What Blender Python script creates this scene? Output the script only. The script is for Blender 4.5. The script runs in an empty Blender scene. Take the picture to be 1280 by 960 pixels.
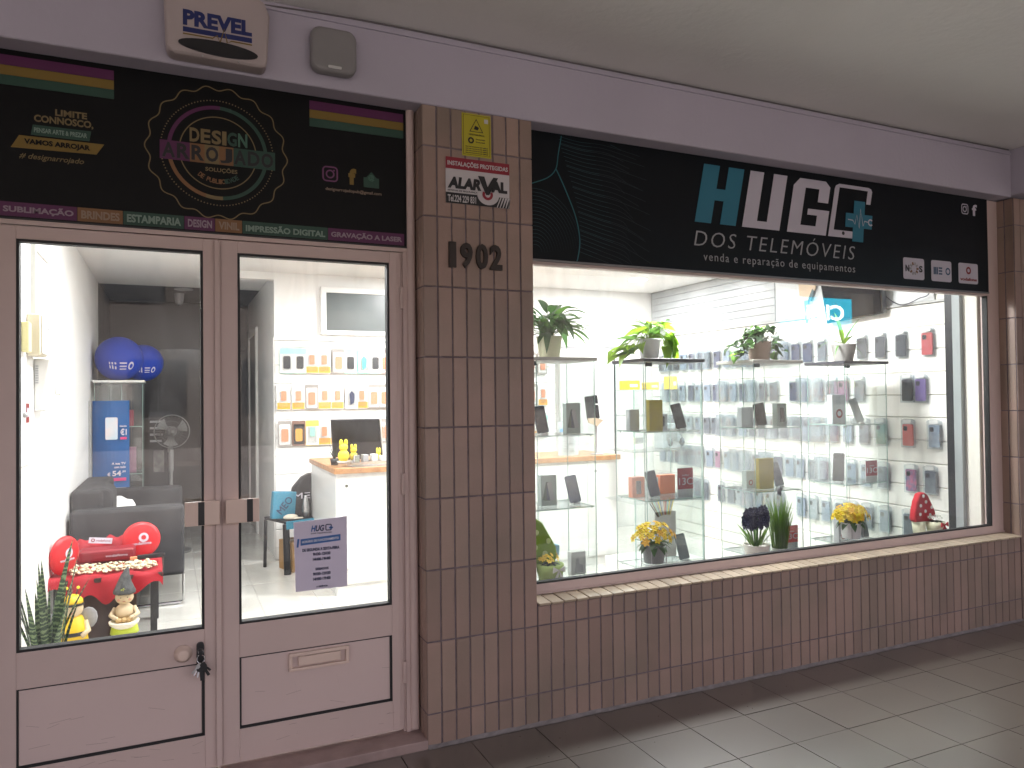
import bpy, bmesh, math, random
from mathutils import Vector, Matrix
R = math.radians
random.seed(7)
SC = bpy.context.scene
COL = SC.collection
# ------------------------------------------------------------------ camera, sky, sun, exposure
yaw, pitch, roll = 0.42755, 0.01700, -0.01160
cy_, sy_, cp_, sp_ = math.cos(yaw), math.sin(yaw), math.cos(pitch), math.sin(pitch)
fwd = Vector((sy_*cp_, cy_*cp_, sp_)); r0 = Vector((cy_, -sy_, 0)); u0 = r0.cross(fwd)
rt = math.cos(roll)*r0 + math.sin(roll)*u0; up = -math.sin(roll)*r0 + math.cos(roll)*u0
cam = bpy.data.objects.new('camera', bpy.data.cameras.new('camera')); COL.objects.link(cam)
cam.matrix_world = Matrix(((rt.x, up.x, -fwd.x, -0.962), (rt.y, up.y, -fwd.y, -3.004), (rt.z, up.z, -fwd.z, 1.465), (0, 0, 0, 1)))
cam.data.sensor_width = 36; cam.data.lens = 930/1280*36; cam.data.clip_start = 0.05; cam.data.clip_end = 500
SC.camera = cam
W = bpy.data.worlds.new('World'); SC.world = W; W.use_nodes = True
nt = W.node_tree; bg = nt.nodes['Background']
sky = nt.nodes.new('ShaderNodeTexSky'); sky.sky_type = 'NISHITA'; sky.sun_disc = False
SUN_EL, SUN_ROT = R(42), R(-35)
sky.sun_elevation = SUN_EL; sky.sun_rotation = SUN_ROT; sky.dust_density = 6.0; sky.air_density = 1.0; sky.ozone_density = 1.0
hsv = nt.nodes.new('ShaderNodeHueSaturation'); hsv.inputs['Saturation'].default_value = .25; nt.links.new(sky.outputs[0], hsv.inputs['Color'])
mxw = nt.nodes.new('ShaderNodeMix'); mxw.data_type = 'RGBA'; mxw.blend_type = 'MULTIPLY'; mxw.inputs[0].default_value = 1; mxw.inputs[7].default_value = (1.04, .945, .98, 1)
nt.links.new(hsv.outputs[0], mxw.inputs[6]); nt.links.new(mxw.outputs[2], bg.inputs[0]); bg.inputs[1].default_value = 0.15
sun = bpy.data.objects.new('sun', bpy.data.lights.new('sun', 'SUN')); COL.objects.link(sun)
sun.data.energy = 1.5; sun.data.angle = R(14); sun.data.color = (1, .93, .86)
sd = Vector((math.sin(SUN_ROT)*math.cos(SUN_EL), math.cos(SUN_ROT)*math.cos(SUN_EL), math.sin(SUN_EL)))
sun.rotation_euler = sd.to_track_quat('Z', 'Y').to_euler()
SC.view_settings.view_transform = 'Standard'; SC.view_settings.look = 'None'
SC.view_settings.exposure = 2.2; SC.view_settings.gamma = 1
SC.cycles.transparent_max_bounces = 48; SC.cycles.max_bounces = 7; SC.cycles.diffuse_bounces = 4
SC.cycles.glossy_bounces = 3; SC.cycles.transmission_bounces = 4
SC.cycles.sample_clamp_indirect = 4.0; SC.cycles.caustics_reflective = False; SC.cycles.caustics_refractive = False
LAMP_W = 11

# ------------------------------------------------------------------ materials
MATS = {}
PRINT_DIM = .58
def mat(name, col, rough=.6, metal=0, var=0, scale=8, bump=0, bscale=60, spec=.5, coat=0, emit=0, col2=None, rand=0, sss=0, trans=0, world=False, coatr=.03, coatior=1.5):
    if name in MATS: return MATS[name]
    if name.startswith('print_') and name not in ('print_white', 'print_teal', 'print_grey'): col = tuple(c*PRINT_DIM for c in col)
    m = bpy.data.materials.new(name); m.use_nodes = True; n = m.node_tree; b = n.nodes['Principled BSDF']
    b.inputs['Base Color'].default_value = (*col, 1); b.inputs['Roughness'].default_value = rough; b.inputs['Metallic'].default_value = metal
    b.inputs['Specular IOR Level'].default_value = spec; b.inputs['Coat Weight'].default_value = coat; b.inputs['Coat Roughness'].default_value = coatr; b.inputs['Coat IOR'].default_value = coatior
    if trans: b.inputs['Transmission Weight'].default_value = trans
    if sss:
        b.inputs['Subsurface Weight'].default_value = sss; b.inputs['Subsurface Scale'].default_value = .01
    if emit:
        b.inputs['Emission Color'].default_value = (*col, 1); b.inputs['Emission Strength'].default_value = emit
    tc = n.nodes.new('ShaderNodeTexCoord')
    if world: gp = n.nodes.new('ShaderNodeNewGeometry')
    if var or col2:
        nz = n.nodes.new('ShaderNodeTexNoise'); nz.inputs['Scale'].default_value = scale; nz.inputs['Detail'].default_value = 6
        n.links.new(gp.outputs['Position'] if world else tc.outputs['Object'], nz.inputs['Vector'])
        rp = n.nodes.new('ShaderNodeMapRange'); rp.inputs[1].default_value = .3; rp.inputs[2].default_value = .7
        n.links.new(nz.outputs[0], rp.inputs[0])
        mx = n.nodes.new('ShaderNodeMix'); mx.data_type = 'RGBA'
        c2 = col2 if col2 else tuple(c*(1-var) for c in col)
        mx.inputs[6].default_value = (*col, 1); mx.inputs[7].default_value = (*c2, 1)
        n.links.new(rp.outputs[0], mx.inputs[0]); out = mx.outputs[2]
        if rand:
            oi = n.nodes.new('ShaderNodeObjectInfo'); mr = n.nodes.new('ShaderNodeMapRange'); mr.inputs[3].default_value = 1-rand; mr.inputs[4].default_value = 1+rand
            n.links.new(oi.outputs['Random'], mr.inputs[0]); hs = n.nodes.new('ShaderNodeHueSaturation')
            n.links.new(mr.outputs[0], hs.inputs['Value']); n.links.new(out, hs.inputs['Color']); out = hs.outputs[0]
        n.links.new(out, b.inputs['Base Color'])
        r2 = n.nodes.new('ShaderNodeMapRange'); r2.inputs[3].default_value = rough*.85; r2.inputs[4].default_value = min(1, rough*1.15)
        n.links.new(nz.outputs[0], r2.inputs[0]); n.links.new(r2.outputs[0], b.inputs['Roughness'])
    if bump:
        nb = n.nodes.new('ShaderNodeTexNoise'); nb.inputs['Scale'].default_value = bscale; nb.inputs['Detail'].default_value = 5
        n.links.new(tc.outputs['Object'], nb.inputs['Vector'])
        bp = n.nodes.new('ShaderNodeBump'); bp.inputs['Strength'].default_value = bump; bp.inputs['Distance'].default_value = .01
        n.links.new(nb.outputs[0], bp.inputs['Height']); n.links.new(bp.outputs[0], b.inputs['Normal'])
    MATS[name] = m; return m
def glass(name, tint=(1, 1, 1), f0=.04, rough=0.0, haze=0, hazecol=(.9, .9, .9), scratch=0):
    if name in MATS: return MATS[name]
    m = bpy.data.materials.new(name); m.use_nodes = True; n = m.node_tree
    for x in list(n.nodes):
        if x.type == 'BSDF_PRINCIPLED': n.nodes.remove(x)
    out = [x for x in n.nodes if x.type == 'OUTPUT_MATERIAL'][0]
    tr = n.nodes.new('ShaderNodeBsdfTransparent'); tr.inputs[0].default_value = (*tint, 1)
    gl = n.nodes.new('ShaderNodeBsdfGlossy'); gl.inputs['Roughness'].default_value = rough
    ge = n.nodes.new('ShaderNodeNewGeometry'); dt = n.nodes.new('ShaderNodeVectorMath'); dt.operation = 'DOT_PRODUCT'
    n.links.new(ge.outputs['Normal'], dt.inputs[0]); n.links.new(ge.outputs['Incoming'], dt.inputs[1])
    ab = n.nodes.new('ShaderNodeMath'); ab.operation = 'ABSOLUTE'; n.links.new(dt.outputs['Value'], ab.inputs[0])
    s1 = n.nodes.new('ShaderNodeMath'); s1.operation = 'SUBTRACT'; s1.inputs[0].default_value = 1; n.links.new(ab.outputs[0], s1.inputs[1])
    pw = n.nodes.new('ShaderNodeMath'); pw.operation = 'POWER'; pw.inputs[1].default_value = 5; n.links.new(s1.outputs[0], pw.inputs[0])
    ma = n.nodes.new('ShaderNodeMath'); ma.operation = 'MULTIPLY_ADD'; ma.inputs[1].default_value = 1-f0; ma.inputs[2].default_value = f0
    n.links.new(pw.outputs[0], ma.inputs[0])
    mx = n.nodes.new('ShaderNodeMixShader'); n.links.new(ma.outputs[0], mx.inputs[0])
    n.links.new(tr.outputs[0], mx.inputs[1]); n.links.new(gl.outputs[0], mx.inputs[2]); last = mx
    if haze:
        df = n.nodes.new('ShaderNodeBsdfDiffuse'); df.inputs[0].default_value = (*hazecol, 1)
        m2 = n.nodes.new('ShaderNodeMixShader'); m2.inputs[0].default_value = haze
        if scratch:
            tc = n.nodes.new('ShaderNodeTexCoord'); mp = n.nodes.new('ShaderNodeMapping'); mp.inputs['Scale'].default_value = (3.5, 1, 1.1); n.links.new(tc.outputs['Object'], mp.inputs[0])
            nz = n.nodes.new('ShaderNodeTexNoise'); nz.inputs['Scale'].default_value = 2.4; nz.inputs['Detail'].default_value = 9; nz.inputs['Distortion'].default_value = 1.2; n.links.new(mp.outputs[0], nz.inputs['Vector'])
            mr = n.nodes.new('ShaderNodeMapRange'); mr.inputs[1].default_value = .45; mr.inputs[2].default_value = .75; mr.inputs[3].default_value = haze*.3; mr.inputs[4].default_value = scratch
            n.links.new(nz.outputs[0], mr.inputs[0]); n.links.new(mr.outputs[0], m2.inputs[0])
        n.links.new(mx.outputs[0], m2.inputs[1]); n.links.new(df.outputs[0], m2.inputs[2]); last = m2
    n.links.new(last.outputs[0], out.inputs[0]); MATS[name] = m; return m
def emis(name, col, s):
    if name in MATS: return MATS[name]
    m = bpy.data.materials.new(name); m.use_nodes = True; n = m.node_tree
    for x in list(n.nodes):
        if x.type == 'BSDF_PRINCIPLED': n.nodes.remove(x)
    e = n.nodes.new('ShaderNodeEmission'); e.inputs[0].default_value = (*col, 1); e.inputs[1].default_value = s
    n.links.new(e.outputs[0], [x for x in n.nodes if x.type == 'OUTPUT_MATERIAL'][0].inputs[0]); MATS[name] = m; return m

TILE = mat('glazed_tile', (.345, .232, .192), .42, var=.22, scale=3.2, bump=.12, bscale=90, rand=.13, col2=(.262, .198, .158), world=True)
MORTAR = mat('mortar', (.22, .175, .19), .95, var=.3, scale=30, bump=.5, bscale=160)
COPE = mat('coping_tile', (.46, .37, .27), .4, var=.2, scale=12, bump=.15, bscale=60, rand=.12)
PLASTER = mat('plaster', (.51, .475, .555), .85, world=True, var=.10, scale=1.3, bump=.22, bscale=38)
CEILM = mat('ceiling_plaster', (.86, .845, .82), .9, world=True, var=.10, scale=.8, bump=.3, bscale=30)
ALU = mat('lacquered_aluminium', (.62, .485, .45), .42, var=.06, scale=3, bump=.03, bscale=140)
ALUP = mat('lacquered_panel', (.66, .52, .49), .48, var=.07, scale=2, bump=.03, bscale=200)
GASK = mat('gasket', (.012, .012, .013), .6)
BOARD = mat('sign_vinyl_black', (.0035, .004, .0045), .42, spec=.22, var=.2, scale=5)
BOARD2 = mat('sign_vinyl_navy', (.003, .0055, .008), .42, spec=.22, var=.2, scale=5)
WHITE = mat('white_paint', (.82, .81, .79), .6, var=.03, scale=2)
SLATW = mat('slat_white', (.84, .82, .77), .45, var=.04, scale=2)
SLATG = mat('groove_grey', (.33, .32, .31), .6)
DARKW = mat('dark_shade_wall', (.035, .033, .031), .35, var=.3, scale=2.2)  # dark end wall tone, reused as painted shade on the side wall
BLACK = mat('black_plastic', (.013, .013, .015), .4)
BLACKG = mat('black_gloss', (.01, .011, .014), .22, coat=.4)
GREY = mat('grey_plastic', (.33, .33, .34), .5)
CHROME = mat('chrome', (.75, .75, .76), .2, metal=1)
STEEL = mat('brushed_steel', (.5, .5, .5), .35, metal=1, bump=.05, bscale=200)
WPLAS = mat('white_plastic', (.72, .71, .68), .4)
CREAM = mat('cream_plastic', (.62, .56, .42), .45)
WOOD = mat('oak_top', (.50, .27, .12), .4, col2=(.36, .17, .07), scale=22, bump=.05)
PANE = glass('window_glass', (.985, .992, .99), .05, haze=.012, scratch=.055)
VGL = glass('vitrine_glass', (.965, .985, .98), .05, haze=.02)
VEDGE = mat('glass_edge', (.30, .42, .38), .12, spec=.7)
BLIST = glass('clear_blister', (.88, .91, .93), .07, rough=.08, haze=.06, hazecol=(.78, .82, .85))
MIRROR = mat('mirror', (.75, .77, .77), .02, metal=1)
SOIL = mat('soil', (.03, .02, .014), .9, bump=.6)

# ------------------------------------------------------------------ object helpers
def tag(o, label=None, cat=None, group=None, kind=None):
    if label: o['label'] = label
    if cat: o['category'] = cat
    if group: o['group'] = group
    if kind: o['kind'] = kind
    return o
def thing(name, label, cat, loc=(0, 0, 0), rz=0, group=None, rx=0, ry=0):
    o = bpy.data.objects.new(name, None); COL.objects.link(o); o.empty_display_size = .1
    o.location = loc; o.rotation_euler = (rx, ry, rz); return tag(o, label, cat, group)
class MB:
    def __init__(s, off=(0, 0, 0)): s.v = []; s.f = []; s.m = []; s.o = Vector(off)
    def add(s, vs, fs, mi=0, M=None):
        k = len(s.v)
        for p in vs:
            p = Vector(p)
            if M is not None: p = M @ p
            s.v.append(p - s.o)
        for f in fs: s.f.append([i+k for i in f]); s.m.append(mi)
        return s
    def box(s, x0, x1, y0, y1, z0, z1, mi=0, M=None):
        vs = [(x0,y0,z0),(x1,y0,z0),(x1,y1,z0),(x0,y1,z0),(x0,y0,z1),(x1,y0,z1),(x1,y1,z1),(x0,y1,z1)]
        return s.add(vs, [(0,3,2,1),(4,5,6,7),(0,1,5,4),(1,2,6,5),(2,3,7,6),(3,0,4,7)], mi, M)
    def prism(s, pts, y0, y1, mi=0, M=None):          # outline in x,z seen from -y, anticlockwise
        n = len(pts)
        vs = [(x, y0, z) for x, z in pts] + [(x, y1, z) for x, z in pts]
        fs = [list(range(n)), list(range(2*n-1, n-1, -1))] + [(i, n+i, n+(i+1) % n, (i+1) % n) for i in range(n)]
        return s.add(vs, fs, mi, M)
    def lathe(s, prof, n=24, c=(0, 0, 0), mi=0, M=None, cap=True):
        vs = []; fs = []
        for r, z in prof:
            for i in range(n):
                a = 2*math.pi*i/n; vs.append((c[0]+r*math.cos(a), c[1]+r*math.sin(a), c[2]+z))
        for j in range(len(prof)-1):
            for i in range(n):
                k = (i+1) % n; fs.append((j*n+i, j*n+k, (j+1)*n+k, (j+1)*n+i))
        if cap:
            fs.append(list(range(n-1, -1, -1))); fs.append([(len(prof)-1)*n+i for i in range(n)])
        return s.add(vs, fs, mi, M)
    def tube(s, pts, r, n=8, mi=0, M=None):
        pts = [Vector(p) for p in pts]; rs = r if isinstance(r, (list, tuple)) else [r]*len(pts)
        vs = []; fs = []
        for j, p in enumerate(pts):
            t = (pts[min(j+1, len(pts)-1)]-pts[max(j-1, 0)]).normalized()
            a = Vector((0, 0, 1)) if abs(t.z) < .9 else Vector((1, 0, 0))
            u = t.cross(a).normalized(); w = t.cross(u)
            for i in range(n):
                an = 2*math.pi*i/n; vs.append(p+rs[j]*(u*math.cos(an)+w*math.sin(an)))
        for j in range(len(pts)-1):
            for i in range(n):
                k = (i+1) % n; fs.append((j*n+i, j*n+k, (j+1)*n+k, (j+1)*n+i))
        fs.append(list(range(n-1, -1, -1))); fs.append([(len(pts)-1)*n+i for i in range(n)])
        return s.add(vs, fs, mi, M)
    def ball(s, c, rx, ry=None, rz=None, n=16, mi=0, M=None):
        ry = ry or rx; rz = rz or rx; vs = []; fs = []; m = n//2
        for j in range(1, m):
            th = math.pi*j/m
            for i in range(n):
                a = 2*math.pi*i/n; vs.append((c[0]+rx*math.sin(th)*math.cos(a), c[1]+ry*math.sin(th)*math.sin(a), c[2]-rz*math.cos(th)))
        b = len(vs); vs += [(c[0], c[1], c[2]-rz), (c[0], c[1], c[2]+rz)]
        for j in range(m-2):
            for i in range(n):
                k = (i+1) % n; fs.append((j*n+i, j*n+k, (j+1)*n+k, (j+1)*n+i))
        for i in range(n):
            k = (i+1) % n; fs.append((b, k, i)); fs.append((b+1, (m-2)*n+i, (m-2)*n+k))
        return s.add(vs, fs, mi, M)
    def build(s, name, mats, parent=None, smooth=False, bevel=0, seg=2, sub=0):
        me = bpy.data.meshes.new(name); me.from_pydata([tuple(v) for v in s.v], [], s.f)
        mats = mats if isinstance(mats, (list, tuple)) else [mats]
        for m in mats: me.materials.append(m)
        for p, i in zip(me.polygons, s.m): p.material_index = i; p.use_smooth = smooth
        bm = bmesh.new(); bm.from_mesh(me); bmesh.ops.recalc_face_normals(bm, faces=bm.faces)
        if bevel: bmesh.ops.bevel(bm, geom=[e for e in bm.edges if len(e.link_faces) == 2 and e.calc_face_angle(0) > .5], offset=bevel, segments=seg, affect='EDGES', profile=.6)
        bm.to_mesh(me); bm.free()
        o = bpy.data.objects.new(name, me); COL.objects.link(o)
        if parent: o.parent = parent
        if sub:
            md = o.modifiers.new('sub', 'SUBSURF'); md.levels = sub; md.render_levels = sub
        return o
def bx(name, b, m, parent=None, off=(0, 0, 0), bevel=0, seg=1):
    return MB(off).box(*b).build(name, m, parent, bevel=bevel, seg=seg)
def solo(o, label, cat, group=None, kind=None): return tag(o, label, cat, group, kind)
def child_copy(o, parent, loc=(0, 0, 0), rot=(0, 0, 0), name=None):
    c = o.copy(); COL.objects.link(c); c.parent = parent; c.location = loc; c.rotation_euler = rot
    return c
def copy_tree(o, parent=None):
    c = o.copy(); COL.objects.link(c)
    if parent: c.parent = parent
    for ch in [x for x in ALLCH.get(o.name, [])]: copy_tree(ch, c)
    return c
ALLCH = {}
def remember(root):
    for o in list(root.children): ALLCH.setdefault(root.name, []).append(o); remember(o)
_curve = bpy.data.curves.new('font', 'FONT')
def text(s, x0, x1, z0, z1, y, m, parent, name='lettering', bold=0, shear=0, off=None, mirror=False, M=None, depth=.0015, spacing=1, skew=0, label=None):
    """flat lettering filling the box x0..x1, z0..z1 on the plane y, facing -y (mirror: facing +y)"""
    cu = bpy.data.curves.new('t', 'FONT'); cu.body = s; cu.offset = bold; cu.shear = shear; cu.space_character = spacing
    cu.extrude = .001; cu.resolution_u = 3; cu.align_x = 'CENTER'
    ob = bpy.data.objects.new('t', cu); COL.objects.link(ob)
    dg = bpy.context.evaluated_depsgraph_get(); me = bpy.data.meshes.new_from_object(ob.evaluated_get(dg))
    bpy.data.objects.remove(ob); bpy.data.curves.remove(cu)
    xs = [v.co.x for v in me.vertices]; ys = [v.co.y for v in me.vertices]
    if not xs: return None
    a, b, c, d = min(xs), max(xs), min(ys), max(ys)
    if parent is not None and off is None: off = parent.location
    off = Vector(off or (0, 0, 0))
    for v in me.vertices:
        fx = (v.co.x-a)/(b-a); fz = (v.co.y-c)/(d-c)
        x = x0+(x1-x0)*fx; z = z0+(z1-z0)*fz + skew*fx
        yy = y-depth if v.co.z > 0 else y
        p = Vector((x, yy, z))
        if mirror: p = Vector((x1-(x-x0), y+depth if v.co.z > 0 else y, z))
        if M is not None: p = M @ p
        v.co = p - off
    me.materials.clear(); me.materials.append(m)
    o = bpy.data.objects.new(name, me); COL.objects.link(o)
    if parent: o.parent = parent
    return o
def ring(r0, r1, cx, cz, y, n=64, a0=0, a1=360, d=.001):
    vs = []; fs = []; full = abs(a1-a0) >= 360
    k = n if full else n+1
    for i in range(k):
        a = R(a0+(a1-a0)*i/n); vs += [(cx+r0*math.cos(a), y, cz+r0*math.sin(a)), (cx+r1*math.cos(a), y, cz+r1*math.sin(a))]
    m = k if full else k-1
    for i in range(m):
        j = (i+1) % k; fs.append((2*i, 2*i+1, 2*j+1, 2*j))
    return vs, fs
def flat(name, polys, y, m, parent, d=.0012):
    """flat print: polygons in x,z with a hair of thickness in front of plane y"""
    mb = MB(parent.location if parent else (0, 0, 0))
    for p in polys: mb.prism(p, y-d, y)
    return mb.build(name, m, parent)
def ribbon(name, pts, w, y, m, parent, closed=False, d=.001):
    mb = MB(parent.location if parent else (0, 0, 0)); n = len(pts)
    vs = []; fs = []
    for i, (x, z) in enumerate(pts):
        a = pts[(i-1) % n] if (closed or i) else pts[i]; b = pts[(i+1) % n] if (closed or i < n-1) else pts[i]
        t = Vector((b[0]-a[0], b[1]-a[1])); t = t.normalized() if t.length else Vector((1, 0)); q = Vector((-t.y, t.x))*w/2
        vs += [(x-q.x, y-d, z-q.y), (x+q.x, y-d, z+q.y)]
    for i in range(n if closed else n-1):
        j = (i+1) % n; fs.append((2*i, 2*i+1, 2*j+1, 2*j))
    mb.add(vs, fs); return mb.build(name, m, parent)
def catm(P, k=8):
    out = []
    for i in range(len(P)-1):
        p0 = P[max(i-1, 0)]; p1 = P[i]; p2 = P[i+1]; p3 = P[min(i+2, len(P)-1)]
        for j in range(k):
            t = j/k; out.append(tuple(.5*((2*b)+(-a+c)*t+(2*a-5*b+4*c-d)*t*t+(-a+3*b-3*c+d)*t**3) for a, b, c, d in zip(p0, p1, p2, p3)))
    out.append(tuple(P[-1])); return out
def rrect(x0, x1, z0, z1, r, n=5):
    o = []
    for cx, cz, a in ((x1-r, z1-r, 0), (x0+r, z1-r, 90), (x0+r, z0+r, 180), (x1-r, z0+r, 270)):
        for i in range(n+1): an = R(a+90*i/n); o.append((cx+r*math.cos(an), cz+r*math.sin(an)))
    return o
# ================================================================== OUTSIDE: ground, street, far side
P_ = .0651; ROW = .30; Z1 = .137; ZB = 2.713; ZC = 3.02; YF = .10
def st(name, b, m, kind='structure'):
    o = bx(name, b, m); o['kind'] = kind; return o
FLM = mat('porcelain_floor', (.105, .090, .072), .33, world=True, coat=1, coatr=.30, coatior=1.75, var=.22, scale=1.7, bump=.015, bscale=30, rand=.05, col2=(.086, .074, .060), spec=1.0)
FJ = mat('floor_joint', (.03, .025, .02), .9)
pav = st('pavement', (-12, 12, -3.75, .0, -.30, -.004), FJ)
tm = MB(); a, h, c = .1508, -.0035, .0002
tm.add([(-a,-a,h),(a,-a,h),(a,a,h),(-a,a,h),(-a+c,-a+c,0),(a-c,-a+c,0),(a-c,a-c,0),(-a+c,a-c,0)], [(4,5,6,7),(0,1,5,4),(1,2,6,5),(2,3,7,6),(3,0,4,7)])
t0 = tm.build('tile', FLM, pav); first = True
for j in range(11):
    for i in range(-8, 18):
        x = 1.10+.305*i+.1525; y = -.020-.305*j-.1525
        if j > 5 and (i < -4 or i > 8): continue
        o = t0 if first else child_copy(t0, pav); first = False
        o.location = (x, y, random.uniform(-.0006, .0006)); o.rotation_euler.z = random.choice((0, 1, 2, 3))*math.pi/2
solo(bx('edge_strip', (-2.0, 5.2, -.019, 0, -.004, -.0005), FLM, pav), None, None)
big = mat('floor_far', (.13, .12, .103), .3, var=.2, scale=5)
bx('paving_slab', (-12, -1.345, -3.75, -.02, -.004, -.001), big, pav); bx('paving_slab', (6.6, 12, -3.75, -.02, -.004, -.001), big, pav)
st('kerb', (-40, 60, -3.95, -3.75, -.3, 0), mat('kerb_stone', (.33, .31, .29), .8, var=.2))
st('road', (-120, 140, -16.5, -3.95, -.4, -.12), mat('granite_setts', (.28, .27, .25), .8, var=.3, scale=20, bump=.3, bscale=200))
st('far_pavement', (-120, 140, -200, -16.5, -.4, 0), mat('far_paving', (.30, .28, .26), .8, var=.15))
st('ground', (-120, 140, .0, 200, -.5, -.01), mat('ground_soil', (.2, .18, .16), .9))
# opposite building, sized and darkened to cut reflected sky, with a lit clinic sign (seen only as a reflection in the shop window)
ob = thing('opposite_building', 'low building across the street with dark windows, sized and darkened to cut reflected sky', 'building', (20, -21.6, 0))
bx('wall', (-60, 22, -6, 0, 0, 6.2), mat('far_render', (.13, .12, .11), .85, var=.3, scale=.6), ob)
winm = mat('far_window', (.03, .035, .04), .15)
w0 = None
for k in range(18):
    for z in (1.0, 4.4):
        w = bx('window', (-.8, .8, -.02, .05, 0, 1.7), winm, ob) if w0 is None else child_copy(w0, ob)
        w0 = w0 or w; w.location = (-38+k*3.2+(.6 if z < 2 else 0), 0, z)
sg = thing('clinic_sign', 'lit teal clinic sign across the street mirrored in the shop glass', 'sign', (25.4, -21.5, 4.5))
bx('sign_box', (23.2, 27.45, -21.5, -21.32, 4.35, 5.75), emis('teal_light', (.0, .36, .52), 3.0), sg, off=sg.location)
text('Clínica', 23.5, 26.95, 4.75, 5.45, -21.32, emis('white_light', (.8, 1, 1), 5), sg, mirror=True, bold=.02, depth=.02)
# ================================================================== ARCADE: ceiling, beams
ceil = bx('arcade_ceiling', (-12, 12, -3.9, .3, ZC, ZC+.3), CEILM)
solo(ceil, 'pale rough plaster ceiling over the covered walkway', 'ceiling')
beam = MB().box(-12, 3.96, 0, .33, ZB, ZC-.0).build('beam', PLASTER, None, bevel=.004, seg=1)
solo(beam, 'long plastered beam above both shop signs', 'beam')
bx('shadow_strip', (-9, 3.955, -.009, 0, 2.984, 2.995), PLASTER, beam)
cb = MB().box(3.96, 4.40, -3.58, .33, ZB+.012, ZC).build('cross_beam', PLASTER, None, bevel=.004, seg=1)
solo(cb, 'plastered beam crossing the walkway beside the far pillar', 'beam')
solo(bx('unseen_outer_beam', (-12, 12, -3.9, -3.6, 2.80, ZC), PLASTER), 'unseen plastered beam along the street edge, added to shape sky light on the walkway', 'beam')  # out of view, put in to shape the incoming sky light
for k, x in enumerate((-5.6, 4.2, 9.0)):
    pc = thing('street_pillar', ('square tiled pillar at the street edge, first of three', 'square tiled pillar at the street edge under the cross beam', 'square tiled pillar at the street edge, last of three')[k], 'pillar', (x, -3.75, 0), group='pillars along the street edge')
    bx('shaft', (-.2, .2, -.15, .15, 0, 2.80), mat('pillar_tile_plain', (.33, .22, .18), .5, var=.2), pc)
cab_ = MB().tube(catm([(-0.770, 0.000, 2.990), (-.3,-.006,3.013), (.6,-.006,3.012), (1.8,-.006,3.013), (3.0,-.006,3.012), (3.93,-.006,3.013)], 6), .0035, 6).build('wiring_cable', mat('grey_cable', (.16, .145, .15), .6), None)
solo(cab_, 'thin cable clipped along the top of the beam', 'cable')
for x in (): bx('cable_clip', (x-.006, x+.006, -.024, 0, 3.0, 3.014), mat('grey_cable', (.16, .145, .15), .6), cab_)
solo(bx('end_wall', (7.4, 7.6, -3.6, .0, 0, ZC-.002), PLASTER), 'added unseen plastered wall darkening the far end of the covered walkway', 'wall')  # added out of view to darken the far end of the walkway
# ================================================================== tiled walls
def wall_tile_mesh(w, h, name, m=TILE):
    c = .0016; d = .0040; x0, x1, z0, z1 = -w/2, w/2, -h/2, h/2
    b = MB(); b.add([(x0,0,z0),(x1,0,z0),(x1,0,z1),(x0,0,z1),(x0,-d+c,z0),(x1,-d+c,z0),(x1,-d+c,z1),(x0,-d+c,z1),(x0+c,-d,z0+c),(x1-c,-d,z0+c),(x1-c,-d,z1-c),(x0+c,-d,z1-c)],
        [(8,9,10,11),(4,5,9,8),(5,6,10,9),(6,7,11,10),(7,4,8,11),(0,1,5,4),(1,2,6,5),(2,3,7,6),(3,0,4,7)])
    return b
JT = .0072
rows = [(0.0, Z1)]+[(Z1+ROW*k, Z1+ROW*(k+1)) for k in range(8)]+[(Z1+ROW*8, ZB)]
cache = {}
def lay(parent, x, z0, z1, w=P_, y=.0042, rot=0, pos=None):
    key = (round(w, 4), round(z1-z0, 4))
    if key not in cache:
        o = wall_tile_mesh(w-JT, z1-z0-JT, 'tile').build('tile', TILE, parent); cache[key] = o.data
    else:
        o = bpy.data.objects.new('tile', cache[key]); COL.objects.link(o); o.parent = parent
    o.location = Vector((x+w/2, y-random.uniform(0, .0014), (z0+z1)/2)) - parent.location if pos is None else Vector(pos)-parent.location
    o.rotation_euler = (random.uniform(-.003, .003), 0, rot + random.uniform(-.006, .006)); return o
# pillar by the door
pl = thing('tiled_pillar', 'brown tiled pillar between the door and the shop window bearing house number 1902', 'pillar', (.26, .15, 0))
bx('core', (.0042, 8*P_-.004, .0042, .30, 0, ZB-.001), MORTAR, pl, pl.location)
for z0, z1 in rows:
    for i in range(8): lay(pl, i*P_, z0, z1)
    for k in range(2): lay(pl, 0, z0, z1, w=.058, rot=-math.pi/2, pos=(.0052, .034+k*.059, (z0+z1)/2))
# window wall below the glass
ZS = .526; NX = 53
ww = thing('window_wall', 'low pinkish tiled wall under the long shop window', 'wall', (.521+NX*P_/2, .15, 0))
x0 = 8*P_; x1 = x0+NX*P_
bx('core', (x0, x1-.002, .0035, .30, 0, .526), MORTAR, ww, ww.location)
for z0, z1 in ((0, Z1), (Z1, Z1+ROW), (Z1+ROW, ZS)):
    for i in range(NX): lay(ww, x0+i*P_, z0, z1)
cm = None
for i in range(NX):
    if cm is None:
        b = MB(); w = (P_-.006)/2; c = .003
        pts = [(-.012, .5375), (.112, .5455), (.112, .533), (-.011, .5265)]
        b.add([(-w, y, z) for y, z in pts]+[(w, y, z) for y, z in pts], [(0,1,2,3),(7,6,5,4),(0,4,5,1),(1,5,6,2),(2,6,7,3),(3,7,4,0)])
        o = b.build('coping_tile', COPE, ww, bevel=.002, seg=1); cm = o
    else: o = child_copy(cm, ww)
    o.location = Vector((x0+(i+.5)*P_, random.uniform(-.001, .001), random.uniform(-.0008, .0008)))-ww.location
bx('coping_bed', (x0, x1, -.004, .108, .5262, .533), MORTAR, ww, ww.location)
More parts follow.
